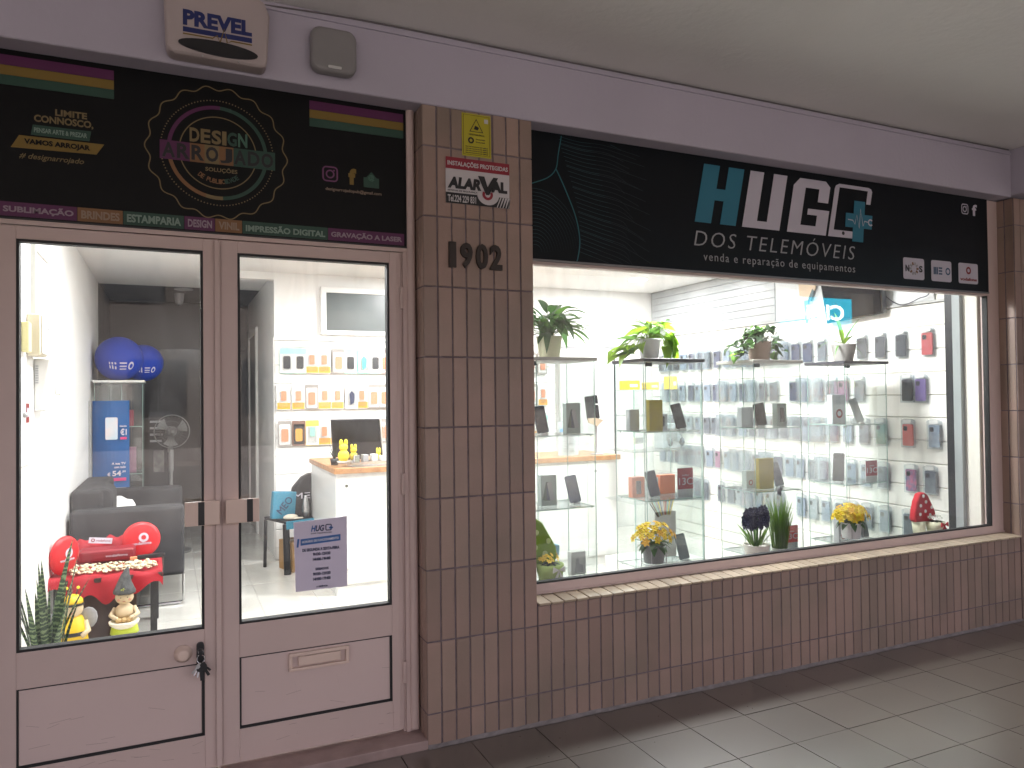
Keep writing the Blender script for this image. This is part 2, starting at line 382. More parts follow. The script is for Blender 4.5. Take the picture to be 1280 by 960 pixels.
# far pillar
px0 = x1+.006
rp = thing('tiled_pillar', 'tiled pillar closing the far end of the shop window under the cross beam', 'pillar', (px0+.25, .15, 0))
bx('core', (px0+.0045, px0+16*P_, .0042, .33, 0, ZB-.001), MORTAR, rp, rp.location)
for z0, z1 in rows:
    for i in range(14): lay(rp, px0+i*P_, z0, z1)
    for k in range(2): lay(rp, 0, z0, z1, w=.058, rot=-math.pi/2, pos=(px0+.0052, .034+k*.059, (z0+z1)/2))
# ================================================================== entrance step
stp = MB().box(-1.75, 0.002, -.008, .30, -.01, .037).build('entrance_step', mat('step_stone', (.40, .29, .27), .55, var=.3, scale=9, bump=.12, bscale=60), None, bevel=.004)
solo(stp, 'worn pinkish stone threshold in front of the double door', 'step')
# ================================================================== double door
dr = thing('double_door', 'pinkish beige aluminium double door with tall glass panes and lower panels', 'door', (-.8, .13, .037))
D = dr.location
fr = MB(D).box(-.058, -.040, YF+.004, .17, .037, 2.095).box(-.066, -.058, YF+.016, .17, .037, 2.095)
fr.box(-1.66, -1.545, YF+.004, .17, .037, 2.095)
fr.build('door_frame', ALU, dr, bevel=.002)
rp_ = MB(D).lathe([(.019, .05), (.019, 2.712)], 16, (-.021, YF+.006, 0)); rp_.box(-.002, .0038, YF+.045, .165, .038, 2.712); rp_.box(-.040, -.0025, YF+.008, .16, .038, 2.712)
rp_.build('door_post', ALU, dr, smooth=False, bevel=0)
bx('head_rail', (-1.66, -.0405, YF+.003, .17, 2.0955, 2.112), ALU, dr, D)
LH = 2.092
def leaf(nm, x0, x1, gx0, gx1, label):
    lf = MB(D)
    y0, y1 = YF+.008, YF+.052; zt = .585; gt = 2.045
    lf.box(x0, gx0, y0, y1, .052, LH).box(gx1, x1, y0, y1, .052, LH)
    lf.box(gx0, gx1, y0, y1, gt, LH).box(gx0, gx1, y0, y1, .456, zt).box(gx0, gx1, y0, y1, .052, .178)
    o = lf.build('door_leaf', ALU, dr, bevel=.0018, seg=1); o['label'] = label
    # raised profile lines
    pr = MB(D)
    for xa in (x0+.012, x1-.016): pr.box(xa, xa+.004, y0-.003, y0+.001, .06, LH-.01)
    pr.build('profile_bead', ALU, o)
    g = MB(D); t = .009
    for (a, b, c, d) in ((gx0, gx1, zt, gt),):
        g.box(a, a+t, y0+.002, y1-.004, c, d).box(b-t, b, y0+.002, y1-.004, c, d).box(a+t, b-t, y0+.002, y1-.004, d-t, d).box(a+t, b-t, y0+.002, y1-.004, c, c+t)
    g.build('gasket', GASK, o)
    bx('door_glass', (gx0+.006, gx1-.006, y0+.018, y0+.024, zt+.006, gt-.006), PANE, o, D)
    t = .006
    g = MB(D).box(gx0, gx0+t, y0+.003, y1-.004, .178, .456).box(gx1-t-.004, gx1, y0+.003, y1-.004, .178, .456).box(gx0+t, gx1-t, y0+.003, y1-.004, .452, .456).box(gx0+t, gx1-t, y0+.003, y1-.004, .178, .188)
    g.build('panel_gasket', GASK, o)
    MB(D).box(gx0+t, gx1-t-.004, y0+.006, y1-.004, .188, .452).build('lower_panel', ALUP, o, bevel=.002, seg=1)
leaf('l', -1.540, -.806, -1.466, -.855, 'door leaf with the lock and hanging keys')
leaf('r', -.800, -.068, -.729, -.117, 'door leaf with the letter slot')
bx('meeting_cover', (-.815, -.793, YF-.002, YF+.007, .056, LH-.004), ALU, dr, D, bevel=.003)
HM = mat('handle_beige', (.72, .56, .48), .4)
for (a, b) in ((-.924, -.80), (-.779, -.656)):
    lft = a < -.85
    h = MB(D).box(a, b, YF-.034, YF-.026, .988, 1.080)
    s = (b-.028, b-.004) if lft else (a+.004, a+.028)
    h.box(s[0], s[1], YF-.026, YF+.007, 1.0, 1.068)
    o = h.build('push_handle', HM, dr, bevel=.003)
    sx = (a+.047, a+.069) if lft else (b-.046, b-.024)
    bx('grip_strip', (sx[0], sx[1], YF-.0355, YF-.0335, .990, 1.078), BLACK, o, D)
kn = MB(D); M = Matrix.Translation((-.931, YF+.008, .503)) @ Matrix.Rotation(math.pi/2, 4, 'X')
kn.lathe([(.032, 0), (.032, .006), (.026, .010), (.022, .026), (.020, .034), (.013, .036)], 24, M=M).build('door_knob', HM, dr, smooth=True)
lk = MB(D).prism(rrect(-.884, -.857, .425, .540, .012), YF-.006, YF+.008); lk = lk.build('lock_plate', BLACK, dr, bevel=.002)
cyl = MB(D); M = Matrix.Translation((-.870, YF-.006, .508)) @ Matrix.Rotation(math.pi/2, 4, 'X'); cyl.lathe([(.010, 0), (.010, .012)], 16, M=M).build('lock_cylinder', STEEL, lk)
# letter slot
ls = MB(D).box(-.543, -.303, YF-.002, YF+.014, .372, .383).box(-.543, -.303, YF-.002, YF+.014, .430, .443).box(-.543, -.530, YF-.002, YF+.014, .383, .430).box(-.316, -.303, YF-.002, YF+.014, .383, .430)
ls = ls.build('letter_slot_frame', HM, dr, bevel=.002); o = bx('letter_flap', (-.506, -.336, YF-.001, YF+.012, .390, .427), HM, ls, D, bevel=.002)
# keys
ky = thing('key_bunch', 'bunch of keys with black fob hanging from the door lock', 'keys', (-.870, YF-.018, .508))
K = ky.location
MB(K).prism(rrect(-.878, -.862, .498, .518, .006), YF-.030, YF-.018).build('key_head', BLACK, ky, bevel=.001)
MB(K).tube([(-.870+.014*math.cos(a/9*6.28), YF-.026, .484+.016*math.sin(a/9*6.28)) for a in range(10)], .0014, 6).build('key_ring', CHROME, ky)
for i, (a, w, l, m_) in enumerate(((-.5, .026, .060, BLACK), (.22, .014, .055, CHROME), (.5, .013, .05, CHROME), (-.08, .036, .066, BLACK), (.75, .014, .045, STEEL), (-.85, .020, .045, BLACK))):
    M = Matrix.Translation((-.870, YF-.024-.003*i, .470)) @ Matrix.Rotation(a, 4, 'Y')
    MB(K).prism(rrect(-w/2, w/2, -l*.5, 0, w*.4), 0, .003, M=M).prism([(-w*.2, -l), (w*.2, -l), (w*.2, -l*.5), (-w*.2, -l*.5)], .0005, .0025, M=M).build('key', m_, ky)
# opening hours sheet on the door glass
PAP = mat('paper_lilac', (.66, .61, .74), .7)
ps = thing('opening_hours_sheet', 'pale lilac opening hours sheet taped inside the door glass', 'notice', (-.412, YF+.024, .68))
MB(ps.location).prism([(-.512, .683), (-.303, .683), (-.303, .974), (-.519, .964)], YF+.0225, YF+.0245).build('sheet', PAP, ps)
INK = mat('ink_navy', (.02, .03, .09), .6); INKB = mat('ink_blue', (.05, .14, .38), .6); INKW = mat('ink_white', (.85, .85, .88), .6)
yp = YF+.0222
text('HUG', -.450, -.396, .921, .946, yp, INK, ps, bold=.03, shear=.25); text('H', -.450, -.430, .9215, .9455, yp-.0006, INKB, ps, bold=.03, shear=.25)
ribbon('phone_outline', rrect(-.390, -.368, .923, .946, .004), .004, yp-.001, INK, ps, closed=True)
flat('cross_mark', [[(-.372, .924), (-.366, .924), (-.366, .940), (-.372, .940)], [(-.377, .929), (-.361, .929), (-.361, .935), (-.377, .935)]], yp-.001, INKB, ps)
text('DOS TELEMÓVEIS', -.450, -.366, .911, .917, yp, INK, ps)
flat('banner', [[(-.492, .868), (-.330, .876), (-.330, .902), (-.492, .894)]], yp, INKB, ps)
flat('banner_bar', [[(-.508, .862), (-.500, .862), (-.496, .896), (-.504, .896)]], yp, INKB, ps)
text('HORÁRIO DE FUNCIONAMENTO', -.486, -.338, .877, .889, yp-.001, INKW, ps, bold=.01, skew=.006)
for s, a, b, z in (('DE SEGUNDA A SEXTA-FEIRA', -.485, -.335, .842), ('9H30-12H30', -.443, -.372, .822), ('14H00-19H00', -.443, -.372, .801), ('SÁBADOS', -.433, -.380, .762), ('9H30-12H30', -.443, -.372, .741), ('14H00-17H00', -.443, -.372, .720), ('A GERÊNCIA', -.430, -.384, .692)):
    text(s, a, b, z, z+(.0125 if z > .7 else .008), yp, INK, ps, bold=.035)
# ================================================================== shop window
wn = thing('shop_window', 'large shop window in a pinkish beige frame above the low tiled wall', 'window', (2.2, .13, .535))
D = wn.location; WX0, WX1 = 8*P_+.001, px0+.008
f = MB(D).box(WX0, 3.868, YF+.010, YF+.06, .547, .592).box(3.868, WX1+.001, YF+.010, YF+.06, .547, 2.712).box(WX0, WX0+.03, YF+.010, YF+.06, .592, 2.104).box(WX0+.03, 3.868, YF+.010, YF+.06, 2.085, 2.104)
f.build('window_frame', ALU, wn, bevel=.002)
MB(D).box(WX0, WX1, YF+.002, YF+.010, .547, .553).build('drip_rail', ALU, wn)
t = .008; g = MB(D).box(WX0+.03, 3.868, YF+.012, YF+.045, .592, .592+t).box(3.868-t, 3.868, YF+.012, YF+.045, .6, 2.085)
g.build('gasket', GASK, wn)
bx('window_glass', (WX0+.03, 3.866, YF+.028, YF+.034, .594, 2.085), PANE, wn, D)
# wear: hinges, screws, scuffs
for z in (.25, 1.05, 1.85):
    MB(dr.location).tube([(-.0655, YF+.002, z), (-.0655, YF+.002, z+.09)], .008, 10).build('hinge', ALU, dr); MB(dr.location).tube([(-1.5425, YF+.002, z), (-1.5425, YF+.002, z+.09)], .008, 10).build('hinge', ALU, dr)
scm = mat('scuff_dark', (.24, .16, .14), .7); rs = random.Random(5)
mb = MB(dr.location)
for k in range(46):
    lo = k % 2; x = rs.uniform(-1.45, -.88) if lo else rs.uniform(-.75, -.10); z = rs.uniform(.06, .17) if k % 3 else rs.uniform(.20, .33); a = rs.uniform(-.3, .3)+(1.57 if k % 4 == 0 else 0); L = rs.uniform(.006, .035)
    y_ = YF+.0078 if z < .178 else YF+.0138
    c, s = math.cos(a)*L, math.sin(a)*L; n = .0004
    if z < .178 and (z+s > .176 or z-s < .056): continue
    mb.add([(x-c, y_, z-s-n), (x+c, y_, z+s-n), (x+c, y_, z+s+n), (x-c, y_, z-s+n)], [(0, 1, 2, 3)])
mb.build('scuff_marks', scm, dr)['kind'] = 'stuff'
# cement fillet at the foot of the wall
mb = MB(); n = 90; xs = [.52+ (x1-.52)*i/n for i in range(n+1)]
vs = []
for x in xs: vs += [(x, -.012-rs.uniform(0, .008), .0005), (x, -.0005, .010+rs.uniform(0, .006)), (x, .003, .0)]
fs = [(i*3+j, i*3+j+3, i*3+(j+1) % 3+3, i*3+(j+1) % 3) for i in range(n) for j in range(2)]
solo(mb.add(vs, fs).build('cement_fillet', mat('cement', (.26, .235, .235), .9, var=.3, scale=20, bump=.5), None), 'rough cement fillet along the foot of the tiled window wall', 'fillet')
mb = MB(); vs = []; xs = [.0+.52*i/14 for i in range(15)]
for x in xs: vs += [(x, -.012-rs.uniform(0, .006), .0005), (x, -.0005, .010+rs.uniform(0, .005)), (x, .003, .0)]
solo(mb.add(vs, [(i*3+j, i*3+j+3, i*3+(j+1) % 3+3, i*3+(j+1) % 3) for i in range(14) for j in range(2)]).build('cement_fillet', mat('cement', (.26, .235, .235)), None), 'rough cement fillet at the foot of the tiled pillar beside the door', 'fillet')
mb = MB()
for k in range(150):
    x = rs.uniform(-.9, 4.6); y = -.03-abs(rs.gauss(0, .16)) if k % 3 else rs.uniform(-1.6, -.1); r = rs.uniform(.0008, .0030)
    a = rs.uniform(0, 3); c, s = math.cos(a)*r, math.sin(a)*r*1.6
    mb.add([(x-c, y-s, 0), (x+s, y-c, 0), (x+c, y+s, 0), (x-s*.6, y+c, 0), (x, y, r*.9)], [(0, 1, 4), (1, 2, 4), (2, 3, 4), (3, 0, 4)])
solo(mb.build('grit', mat('grit', (.22, .19, .16), .9), None), 'scattered grit and crumbs on the walkway tiles', 'grit', kind='stuff')
ntile = mat('pillar_tile_plain', (.33, .22, .18), .5, var=.2)
nw = thing('neighbour_shopfront', 'closed grey roller shutter of the neighbouring shop past the far pillar', 'shopfront', (6.2, .1, 0))
bx('shutter_box', (px0+14*P_+.02, 12, .10, .20, 2.35, ZB), mat('shutter_grey', (.42, .40, .39), .5), nw, nw.location)
for k in range(30): bx('slat', (px0+14*P_+.02, 12, .12, .14, .08*k, .08*k+.075), mat('shutter_grey', (.42, .40, .39), .5), nw, nw.location)
bx('backing', (px0+16*P_+.002, 12, .145, .33, 0, ZB), MORTAR, nw, nw.location)
solo(bx('tiled_side_wall', (-12, -1.665, 0, .33, 0, ZB-.002), ntile), 'brown tiled wall on the other side of the double door', 'wall')
# ================================================================== SIGNS
PUR = mat('print_purple', (.16, .02, .12), .45); YEL = mat('print_mustard', (.34, .215, .03), .45); GRN = mat('print_green', (.03, .105, .07), .45)
GOLD = mat('print_gold', (.33, .24, .10), .45); PINK = mat('print_pink', (.30, .09, .24), .45); ORG = mat('print_orange', (.36, .17, .06), .45); MINT = mat('print_mint', (.10, .25, .17), .45)
LPK = mat('print_light', (.50, .38, .46), .45); LOR = mat('print_light_orange', (.50, .36, .26), .45); LMT = mat('print_light_mint', (.36, .50, .42), .45)
s1 = thing('shop_sign', 'black printing shop sign with round gold emblem and coloured strip above the double door', 'sign', (-.85, YF, 2.115))
bx('board', (-1.66, -.0405, YF, YF+.03, 2.1125, ZB-.001), BOARD, s1, s1.location)
bx('board_trim', (-1.66, -.0405, YF-.003, YF, 2.1125, 2.118), BLACK, s1, s1.location)
ys = YF-.0003
xa = -1.158
for z0, z1, m_ in ((2.656, 2.692, PUR), (2.621, 2.655, YEL), (2.586, 2.620, GRN)):
    flat('stripe', [[(-1.62, z0), (xa, z0), (xa, z1), (-1.62, z1)]], ys, m_, s1)
    flat('stripe', [[(-.448, z0), (-.052, z0), (-.052, z1), (-.448, z1)]], ys, m_, s1)
ex, ez, er = -.797, 2.430, .252
pts = []
for i in range(280):
    a = 2*math.pi*i/280; r = er*(1+.030*math.cos(18*a)); pts.append((ex+r*math.cos(a)*1.0, ez+r*math.sin(a)))
ribbon('scalloped_ring', pts, .0042, ys-.001, GOLD, s1, closed=True)
mb = MB(s1.location)
for i in range(110):
    a = 2*math.pi*i/110; c = (ex+.205*math.cos(a), ez+.205*math.sin(a))
    mb.prism([(c[0]+.0026*math.cos(b), c[1]+.0026*math.sin(b)) for b in (0, 1.05, 2.1, 3.14, 4.19, 5.24)], ys-.001, ys)
mb.build('dotted_ring', GOLD, s1)
def arc(r0, r1, a0, a1, m_):
    vs, fs = ring(r0, r1, ex, ez, ys-.001, max(8, int(abs(a1-a0)/4)), a0, a1)
    MB(s1.location).add(vs, fs).build('emblem_ring', m_, s1)
arc(.170, .184, 88, 180, PUR); arc(.170, .184, 0, 88, GRN); arc(.170, .184, 180, 255, ORG); arc(.170, .184, 255, 275, GOLD); arc(.170, .184, 275, 360, GRN)
arc(.138, .142, 0, 360, GOLD)
def multi(s, x0, x1, z0, z1, cols, bold=.03, y=None):
    n = len(s)
    wts = [(.45 if c in 'I' else (.3 if c == ' ' else 1.0)) for c in s]; T = sum(wts); x = x0
    for c, w_, m_ in zip(s, wts, cols):
        dx = (x1-x0)*w_/T
        if c != ' ': text(c, x+dx*.06, x+dx*.94, z0, z1, y or ys-.0015, m_, s1, bold=bold)
        x += dx
multi('DESIGN', -.903, -.688, 2.463, 2.517, [GOLD, GOLD, GOLD, GOLD, GRN, MINT])
# ARROJADO: dark letters on coloured blocks
for i in range(8):
    a = -1.005+i*.0525; m_ = (PINK, PUR, ORG, GOLD, ORG, MINT, GRN, MINT)[i]
    flat('letter_block', [[(a, 2.385), (a+.0525, 2.385), (a+.0525, 2.457), (a, 2.457)]], ys-.0012, (PUR, PUR, ORG, GOLD, ORG, GRN, GRN, GRN)[i], s1)
multi('ARROJADO', -1.000, -.590, 2.392, 2.450, [BLACK]*8, bold=.035, y=ys-.003)
text('SOLUÇÕES', -.845, -.728, 2.352, 2.374, ys-.001, GOLD, s1, bold=.02)
for i, c in enumerate('DE PUBLICIDADE'):
    if c == ' ': continue
    a = R(-90+(i-6.5)*5.6)
    M = Matrix.Translation((ex+.112*math.cos(a), 0, ez+.112*math.sin(a))) @ Matrix.Rotation(-(a+math.pi/2), 4, 'Y')
    text(c, -.0055, .0055, -.009, .009, ys-.001, ORG if i < 9 else GRN, s1, bold=.02, M=M)
text('LIMITE', -1.345, -1.245, 2.497, 2.520, ys-.001, GOLD, s1, bold=.03)
text('CONNOSCO,', -1.410, -1.225, 2.462, 2.492, ys-.001, GOLD, s1, bold=.03)
flat('green_banner', [[(-1.420, 2.418), (-1.238, 2.418), (-1.232, 2.455), (-1.414, 2.455)]], ys, GRN, s1)
text('PENSAR ARTE & PREZAR', -1.41, -1.245, 2.428, 2.445, ys-.0015, LMT, s1, bold=.02)
flat('gold_banner', [[(-1.480, 2.366), (-1.215, 2.372), (-1.190, 2.412), (-1.455, 2.412)]], ys, YEL, s1)
text('VAMOS ARROJAR', -1.440, -1.235, 2.378, 2.402, ys-.0015, BOARD, s1, bold=.04)
text('# designarrojado', -1.455, -1.255, 2.325, 2.350, ys-.001, GOLD, s1, shear=.3, bold=.005)
# social icons
def insta(cx, cz, r, m_, par, y, w=.006):
    ribbon('camera_icon', rrect(cx-r, cx+r, cz-r, cz+r, r*.45), w, y-.001, m_, par, closed=True)
    vs, fs = ring(r*.42, r*.42+w, cx, cz, y-.001, 24); MB(par.location).add(vs, fs).build('camera_icon_lens', m_, par)
    vs, fs = ring(0, r*.13, cx+r*.55, cz+r*.55, y-.001, 12); MB(par.location).add(vs, fs).build('camera_icon_dot', m_, par)
insta(-.366, 2.397, .029, PINK, s1, ys)
text('f', -.290, -.258, 2.362, 2.430, ys-.001, YEL, s1, bold=.06)
flat('envelope_icon', [[(-.226, 2.358), (-.160, 2.358), (-.160, 2.400), (-.226, 2.400)], [(-.215, 2.401), (-.171, 2.401), (-.193, 2.425)]], ys, GRN, s1)
text('@', -.207, -.180, 2.385, 2.412, ys-.0015, MINT, s1, bold=.02)
text('designarrojadopub@gmail.com', -.385, -.150, 2.325, 2.342, ys-.001, LOR, s1, bold=.01)
zz0, zz1 = 2.122, 2.172
segs = [('SUBLIMAÇÃO', -1.515, -1.278, PINK, LPK, PUR), ('BRINDES', -1.276, -1.130, ORG, LOR, ORG), ('ESTAMPARIA', -1.128, -.922, GRN, LMT, GRN), ('DESIGN', -.920, -.812, PUR, LPK, PUR), ('VINIL', -.810, -.712, ORG, LOR, ORG), ('IMPRESSÃO DIGITAL', -.710, -.378, GRN, LMT, GRN), ('GRAVAÇÃO A LASER', -.376, -.052, PUR, LPK, PUR)]
for s, a, b, _, lm_, bm_ in segs:
    flat('strip_block', [[(a, zz0), (b, zz0), (b, zz1), (a, zz1)]], ys, bm_, s1)
    text(s, a+.012, b-.010, zz0+.010, zz0+.040, ys-.0015, lm_, s1, bold=.035)
# --- phone shop sign
s2 = thing('shop_sign', 'long dark navy phone shop sign with big slanted teal and white name above the window', 'sign', (2.2, YF, 2.105))
bx('board', (WX0, 3.866, YF, YF+.03, 2.108, ZB-.001), BOARD2, s2, s2.location)
bx('lower_trim', (WX0, 3.866, YF-.004, YF+.03, 2.098, 2.1075), mat('dull_metal', (.22, .21, .21), .4, metal=.6), s2, s2.location)
TEAL = mat('print_teal', (.020, .17, .25), .45); SWH = mat('print_white', (.56, .53, .60), .45); TGL = mat('wave_teal', (.012, .12, .14), .45); TGF = mat('wave_faint', (.008, .045, .055), .5); TXG = mat('print_grey', (.36, .36, .37), .45)
ys = YF-.0003
cA = catm([(0.725, 0.100, 2.704), (0.707, 0.100, 2.617), (0.693, 0.100, 2.543), (0.649, 0.100, 2.496), (0.565, 0.100, 2.460), (0.527, 0.100, 2.449)], 8)
cB = catm([(0.693, 0.100, 2.543), (0.739, 0.100, 2.456), (0.798, 0.100, 2.320), (0.818, 0.100, 2.202), (0.799, 0.100, 2.097)], 8)
cl = lambda P: [(max(.524, p[0]), min(2.705, max(2.112, p[2]))) for p in P]
ribbon('wave_line', cl(cA), .005, ys-.001, TGL, s2); ribbon('wave_line', cl(cB), .006, ys-.001, TGL, s2)
mb = MB(s2.location); mb2 = MB(s2.location)
for k in range(34):          # fine contour print
    t = k/33; B_ = cB[int(t*(len(cB)-6))]; xs0 = B_[0]; zs0 = B_[2]+.19*(1-t)
    pts = catm([(xs0+.004, zs0), (xs0+.12, zs0-.012-.02*t), (xs0+.26, zs0-.006-.07*t), (xs0+.44-.12*t+.07*math.sin(k*2.3), zs0-.03-.12*t)], 6)
    pts = [(x, z) for x, z in pts if 2.112 < z < 2.70]
    if len(pts) < 3: continue
    vs = []; fs = []
    for i, (x, z) in enumerate(pts): vs += [(x, ys-.001, z-.0012), (x, ys-.001, z+.0012)]
    for i in range(len(pts)-1): fs.append((2*i, 2*i+2, 2*i+3, 2*i+1))
    hf = len(fs)//2; mb.add(vs, fs[:hf]); mb2.add(vs, fs[hf:])
for k in range(16):
    r = .04+.016*k; pts = []
    for i in range(22):
        a = math.pi*(.05+.95*i/21); x = .58+r*.9*math.cos(a); z = 2.13+r*1.1*math.sin(a)
        if x > .525 and z < 2.47: pts.append((x, z))
    vs = []; fs = []
    for i, (x, z) in enumerate(pts): vs += [(x, ys-.001, z-.0012), (x, ys-.001, z+.0012)]
    for i in range(len(pts)-1): fs.append((2*i, 2*i+2, 2*i+3, 2*i+1))
    mb.add(vs, fs)
mb.build('contour_print', TGF, s2)['kind'] = 'stuff'; mb2.build('contour_print', mat('wave_dim', (.005, .019, .024), .5), s2)['kind'] = 'stuff'
def sl(P, x0, z0=2.362, z1=2.672, sh=.215):     # letters given 0..w, 0..1, slanted
    return [(x0+x+(z)*(z1-z0)*sh, z0+z*(z1-z0)) for x, z in P]
def rect(a, b, c, d): return [(a, c), (b, c), (b, d), (a, d)]
flat('letter_h', [sl(rect(0, .105, 0, 1), 1.503), sl(rect(.165, .270, 0, 1), 1.503), sl(rect(.105, .165, .40, .60), 1.503)], ys-.002, TEAL, s2)
flat('letter_u', [sl(rect(0, .095, .0, 1), 1.817), sl(rect(.165, .262, 0, 1), 1.817), sl(rect(.095, .165, 0, .13), 1.817)], ys-.002, SWH, s2)
flat('letter_g', [sl([(0, 0), (.09, 0), (.09, 1), (.04, 1), (0, .86)], 2.135), sl([(.09, .84), (.275, .84), (.275, .90), (.235, 1), (.09, 1)], 2.135), sl(rect(.195, .275, .60, .84), 2.135), sl(rect(.09, .292, 0, .15), 2.135), sl(rect(.205, .292, .15, .46), 2.135), sl(rect(.13, .205, .35, .46), 2.135)], ys-.002, SWH, s2)
pw = .300
outer = sl([(0, 0), (.205, 0), (.205, .13), (.045, .13), (.035, .13), (0, .13)], 2.446)
flat('letter_phone', [outer, sl(rect(0, .035, .13, .90), 2.446), sl([(0, .90), (.035, .90), (.035, .94), (.04, 1), (.03, 1), (.006, .96)], 2.446), sl([(.035, .935), (pw-.035, .935), (pw-.035, 1), (.035, 1)], 2.446), sl([(pw-.035, 1), (pw-.035, .68), (pw, .68), (pw, .93), (pw-.012, .98)], 2.446)], ys-.002, SWH, s2)
vs, fs = ring(0, .011, 2.446+.105+.013, 2.362+.025, ys-.0045, 14); MB(s2.location).add(vs, fs).build('home_button', BLACK, s2)
cx, cz = 2.706, 2.462
flat('teal_cross', [sl(rect(.062, .150, 0, 1), 2.572, 2.345, 2.585, .10), sl([(0, .34), (.062, .34), (.062, .68), (0, .68)], 2.572, 2.345, 2.585, .10), sl([(.150, .34), (.215, .34), (.215, .68), (.150, .68)], 2.572, 2.345, 2.585, .10)], ys-.004, TEAL, s2)
ribbon('pulse_line', [(2.600, 2.470), (2.640, 2.468), (2.655, 2.445), (2.672, 2.50), (2.690, 2.425), (2.705, 2.54), (2.722, 2.44), (2.735, 2.47), (2.765, 2.466)], .006, ys-.0065, SWH, s2)
vs, fs = ring(.012, .021, 2.785, 2.466, ys-.0065, 20, 40, 320); MB(s2.location).add(vs, fs).build('wrench_mark', SWH, s2)
def spaced(s, x0, x1, z0, z1, m_, bold=0, shear=0, skew=0): return text(s, x0, x1, z0, z1, ys-.002, m_, s2, bold=bold, shear=shear, spacing=1.22, skew=skew)
spaced('DOS TELEMÓVEIS', 1.497, 2.657, 2.238, 2.338, TXG, bold=-.012, shear=.2)
spaced('venda e reparação de equipamentos', 1.557, 2.655, 2.150, 2.207, TXG, bold=-.004)
insta((3.642, 0.100, 2.629)[0], (3.642, 0.100, 2.629)[2], .030, SWH, s2, ys-.001, .007)
text('f', (3.712, 0.100, 2.664)[0], (3.759, 0.100, 2.668)[0], (3.729, 0.100, 2.593)[2], (3.732, 0.100, 2.666)[2], ys-.002, SWH, s2, bold=.03)
RED = mat('print_red', (.40, .02, .02), .45); DG = mat('print_dark', (.03, .03, .035), .5); BLU = mat('print_blue', (.02, .12, .26), .45)
tl = [((3.063, 0.100, 2.216)[0], (3.249, 0.100, 2.228)[0]), ((3.314, 0.100, 2.222)[0], (3.501, 0.100, 2.233)[0]), ((3.569, 0.100, 2.222)[0], (3.757, 0.100, 2.233)[0])]
for k, (a, b) in enumerate(tl):
    z0, z1 = 2.152, 2.282
    flat('network_tile', [rrect(a, b, z0, z1, .014)], ys-.001, SWH, s2); m = (a+b)/2; w = b-a
    if k == 0:
        text('N', a+.018, a+.050, 2.198, 2.238, ys-.003, DG, s2, bold=.03); text('S', b-.048, b-.018, 2.198, 2.238, ys-.003, DG, s2, bold=.03)
        for q in range(10):
            an = 2*math.pi*q/10; M = Matrix.Translation((m, 0, 2.218)) @ Matrix.Rotation(-an, 4, 'Y')
            MB(s2.location).box(.022, .040, ys-.004, ys-.003, -.006, .006, M=M).build('petal_mark', (ORG, GREY, TXG)[q % 3], s2)
    if k == 1:
        for q in range(3): flat('bar_mark', [[(a+.020+q*.014, 2.195), (a+.029+q*.014, 2.195), (a+.029+q*.014, 2.240), (a+.020+q*.014, 2.240)]], ys-.003, BLU, s2)
        for q in range(3): flat('bar_mark', [[(a+.066, 2.195+q*.018), (a+.098, 2.195+q*.018), (a+.098, 2.204+q*.018), (a+.066, 2.204+q*.018)]], ys-.003, BLU, s2)
        vs, fs = ring(.014, .023, b-.036, 2.218, ys-.004, 20); MB(s2.location).add(vs, fs).build('round_mark', BLU, s2)
    if k == 2:
        vs, fs = ring(.012, .024, m, 2.236, ys-.004, 20); MB(s2.location).add(vs, fs).build('round_mark', RED, s2)
        text('vodafone', a+.014, b-.014, 2.170, 2.190, ys-.003, RED, s2, bold=.02)
# ================================================================== pillar stickers and house number
SY = mat('sticker_yellow', (.46, .40, .02), .45); SW = mat('sticker_white', (.55, .52, .53), .45); SR = mat('sticker_red', (.26, .015, .03), .45)
yt = -.0018
y1 = thing('warning_sticker', 'yellow video surveillance warning sticker at the top of the tiled pillar', 'sticker', (.248, yt, 2.51))
flat('sheet', [[(.181, 2.513), (.317, 2.513), (.315, 2.700), (.180, 2.700)]], yt-.001, SY, y1)
ribbon('sticker_border', [(.187, 2.520), (.310, 2.520), (.308, 2.693), (.187, 2.693)], .0022, yt-.0028, BLACK, y1, closed=True)
ribbon('warning_triangle', [(.217, 2.622), (.277, 2.622), (.247, 2.677)], .006, yt-.003, BLACK, y1, closed=True)
flat('camera_mark', [[(.236, 2.634), (.254, 2.630), (.260, 2.642), (.242, 2.650)]], yt-.0025, BLACK, y1)
flat('corner_mark', [[(.285, 2.665), (.303, 2.665), (.303, 2.683), (.285, 2.683)]], yt-.0025, SW, y1)
text('VIDEOVIGILÂNCIA', .212, .285, 2.606, 2.614, yt-.0025, BLACK, y1)
vs, fs = ring(.007, .014, .222, 2.583, yt-.003, 20); MB(y1.location).add(vs, fs).build('round_mark', BLACK, y1)
for z in (2.590, 2.578): text('Para sua proteção', .245, .288, z-.004, z+.003, yt-.0025, BLACK, y1)
for z in (2.555, 2.546, 2.537, 2.528): text('este local encontra-se sob vigilância', .196, .302, z-.003, z+.003, yt-.0025, BLACK, y1)
a1 = thing('alarm_company_sign', 'red white and black alarm company sign fixed on the tiled pillar below the yellow sticker', 'sign', (.254, yt, 2.3))
flat('plate', [[(.104, 2.300), (.403, 2.300), (.403, 2.499), (.104, 2.499)]], yt-.001, SW, a1)
flat('red_band', [[(.104, 2.449), (.403, 2.449), (.403, 2.499), (.104, 2.499)]], yt-.0025, SR, a1)
text('INSTALAÇÕES PROTEGIDAS', .112, .395, 2.459, 2.487, yt-.004, SW, a1, bold=.02)
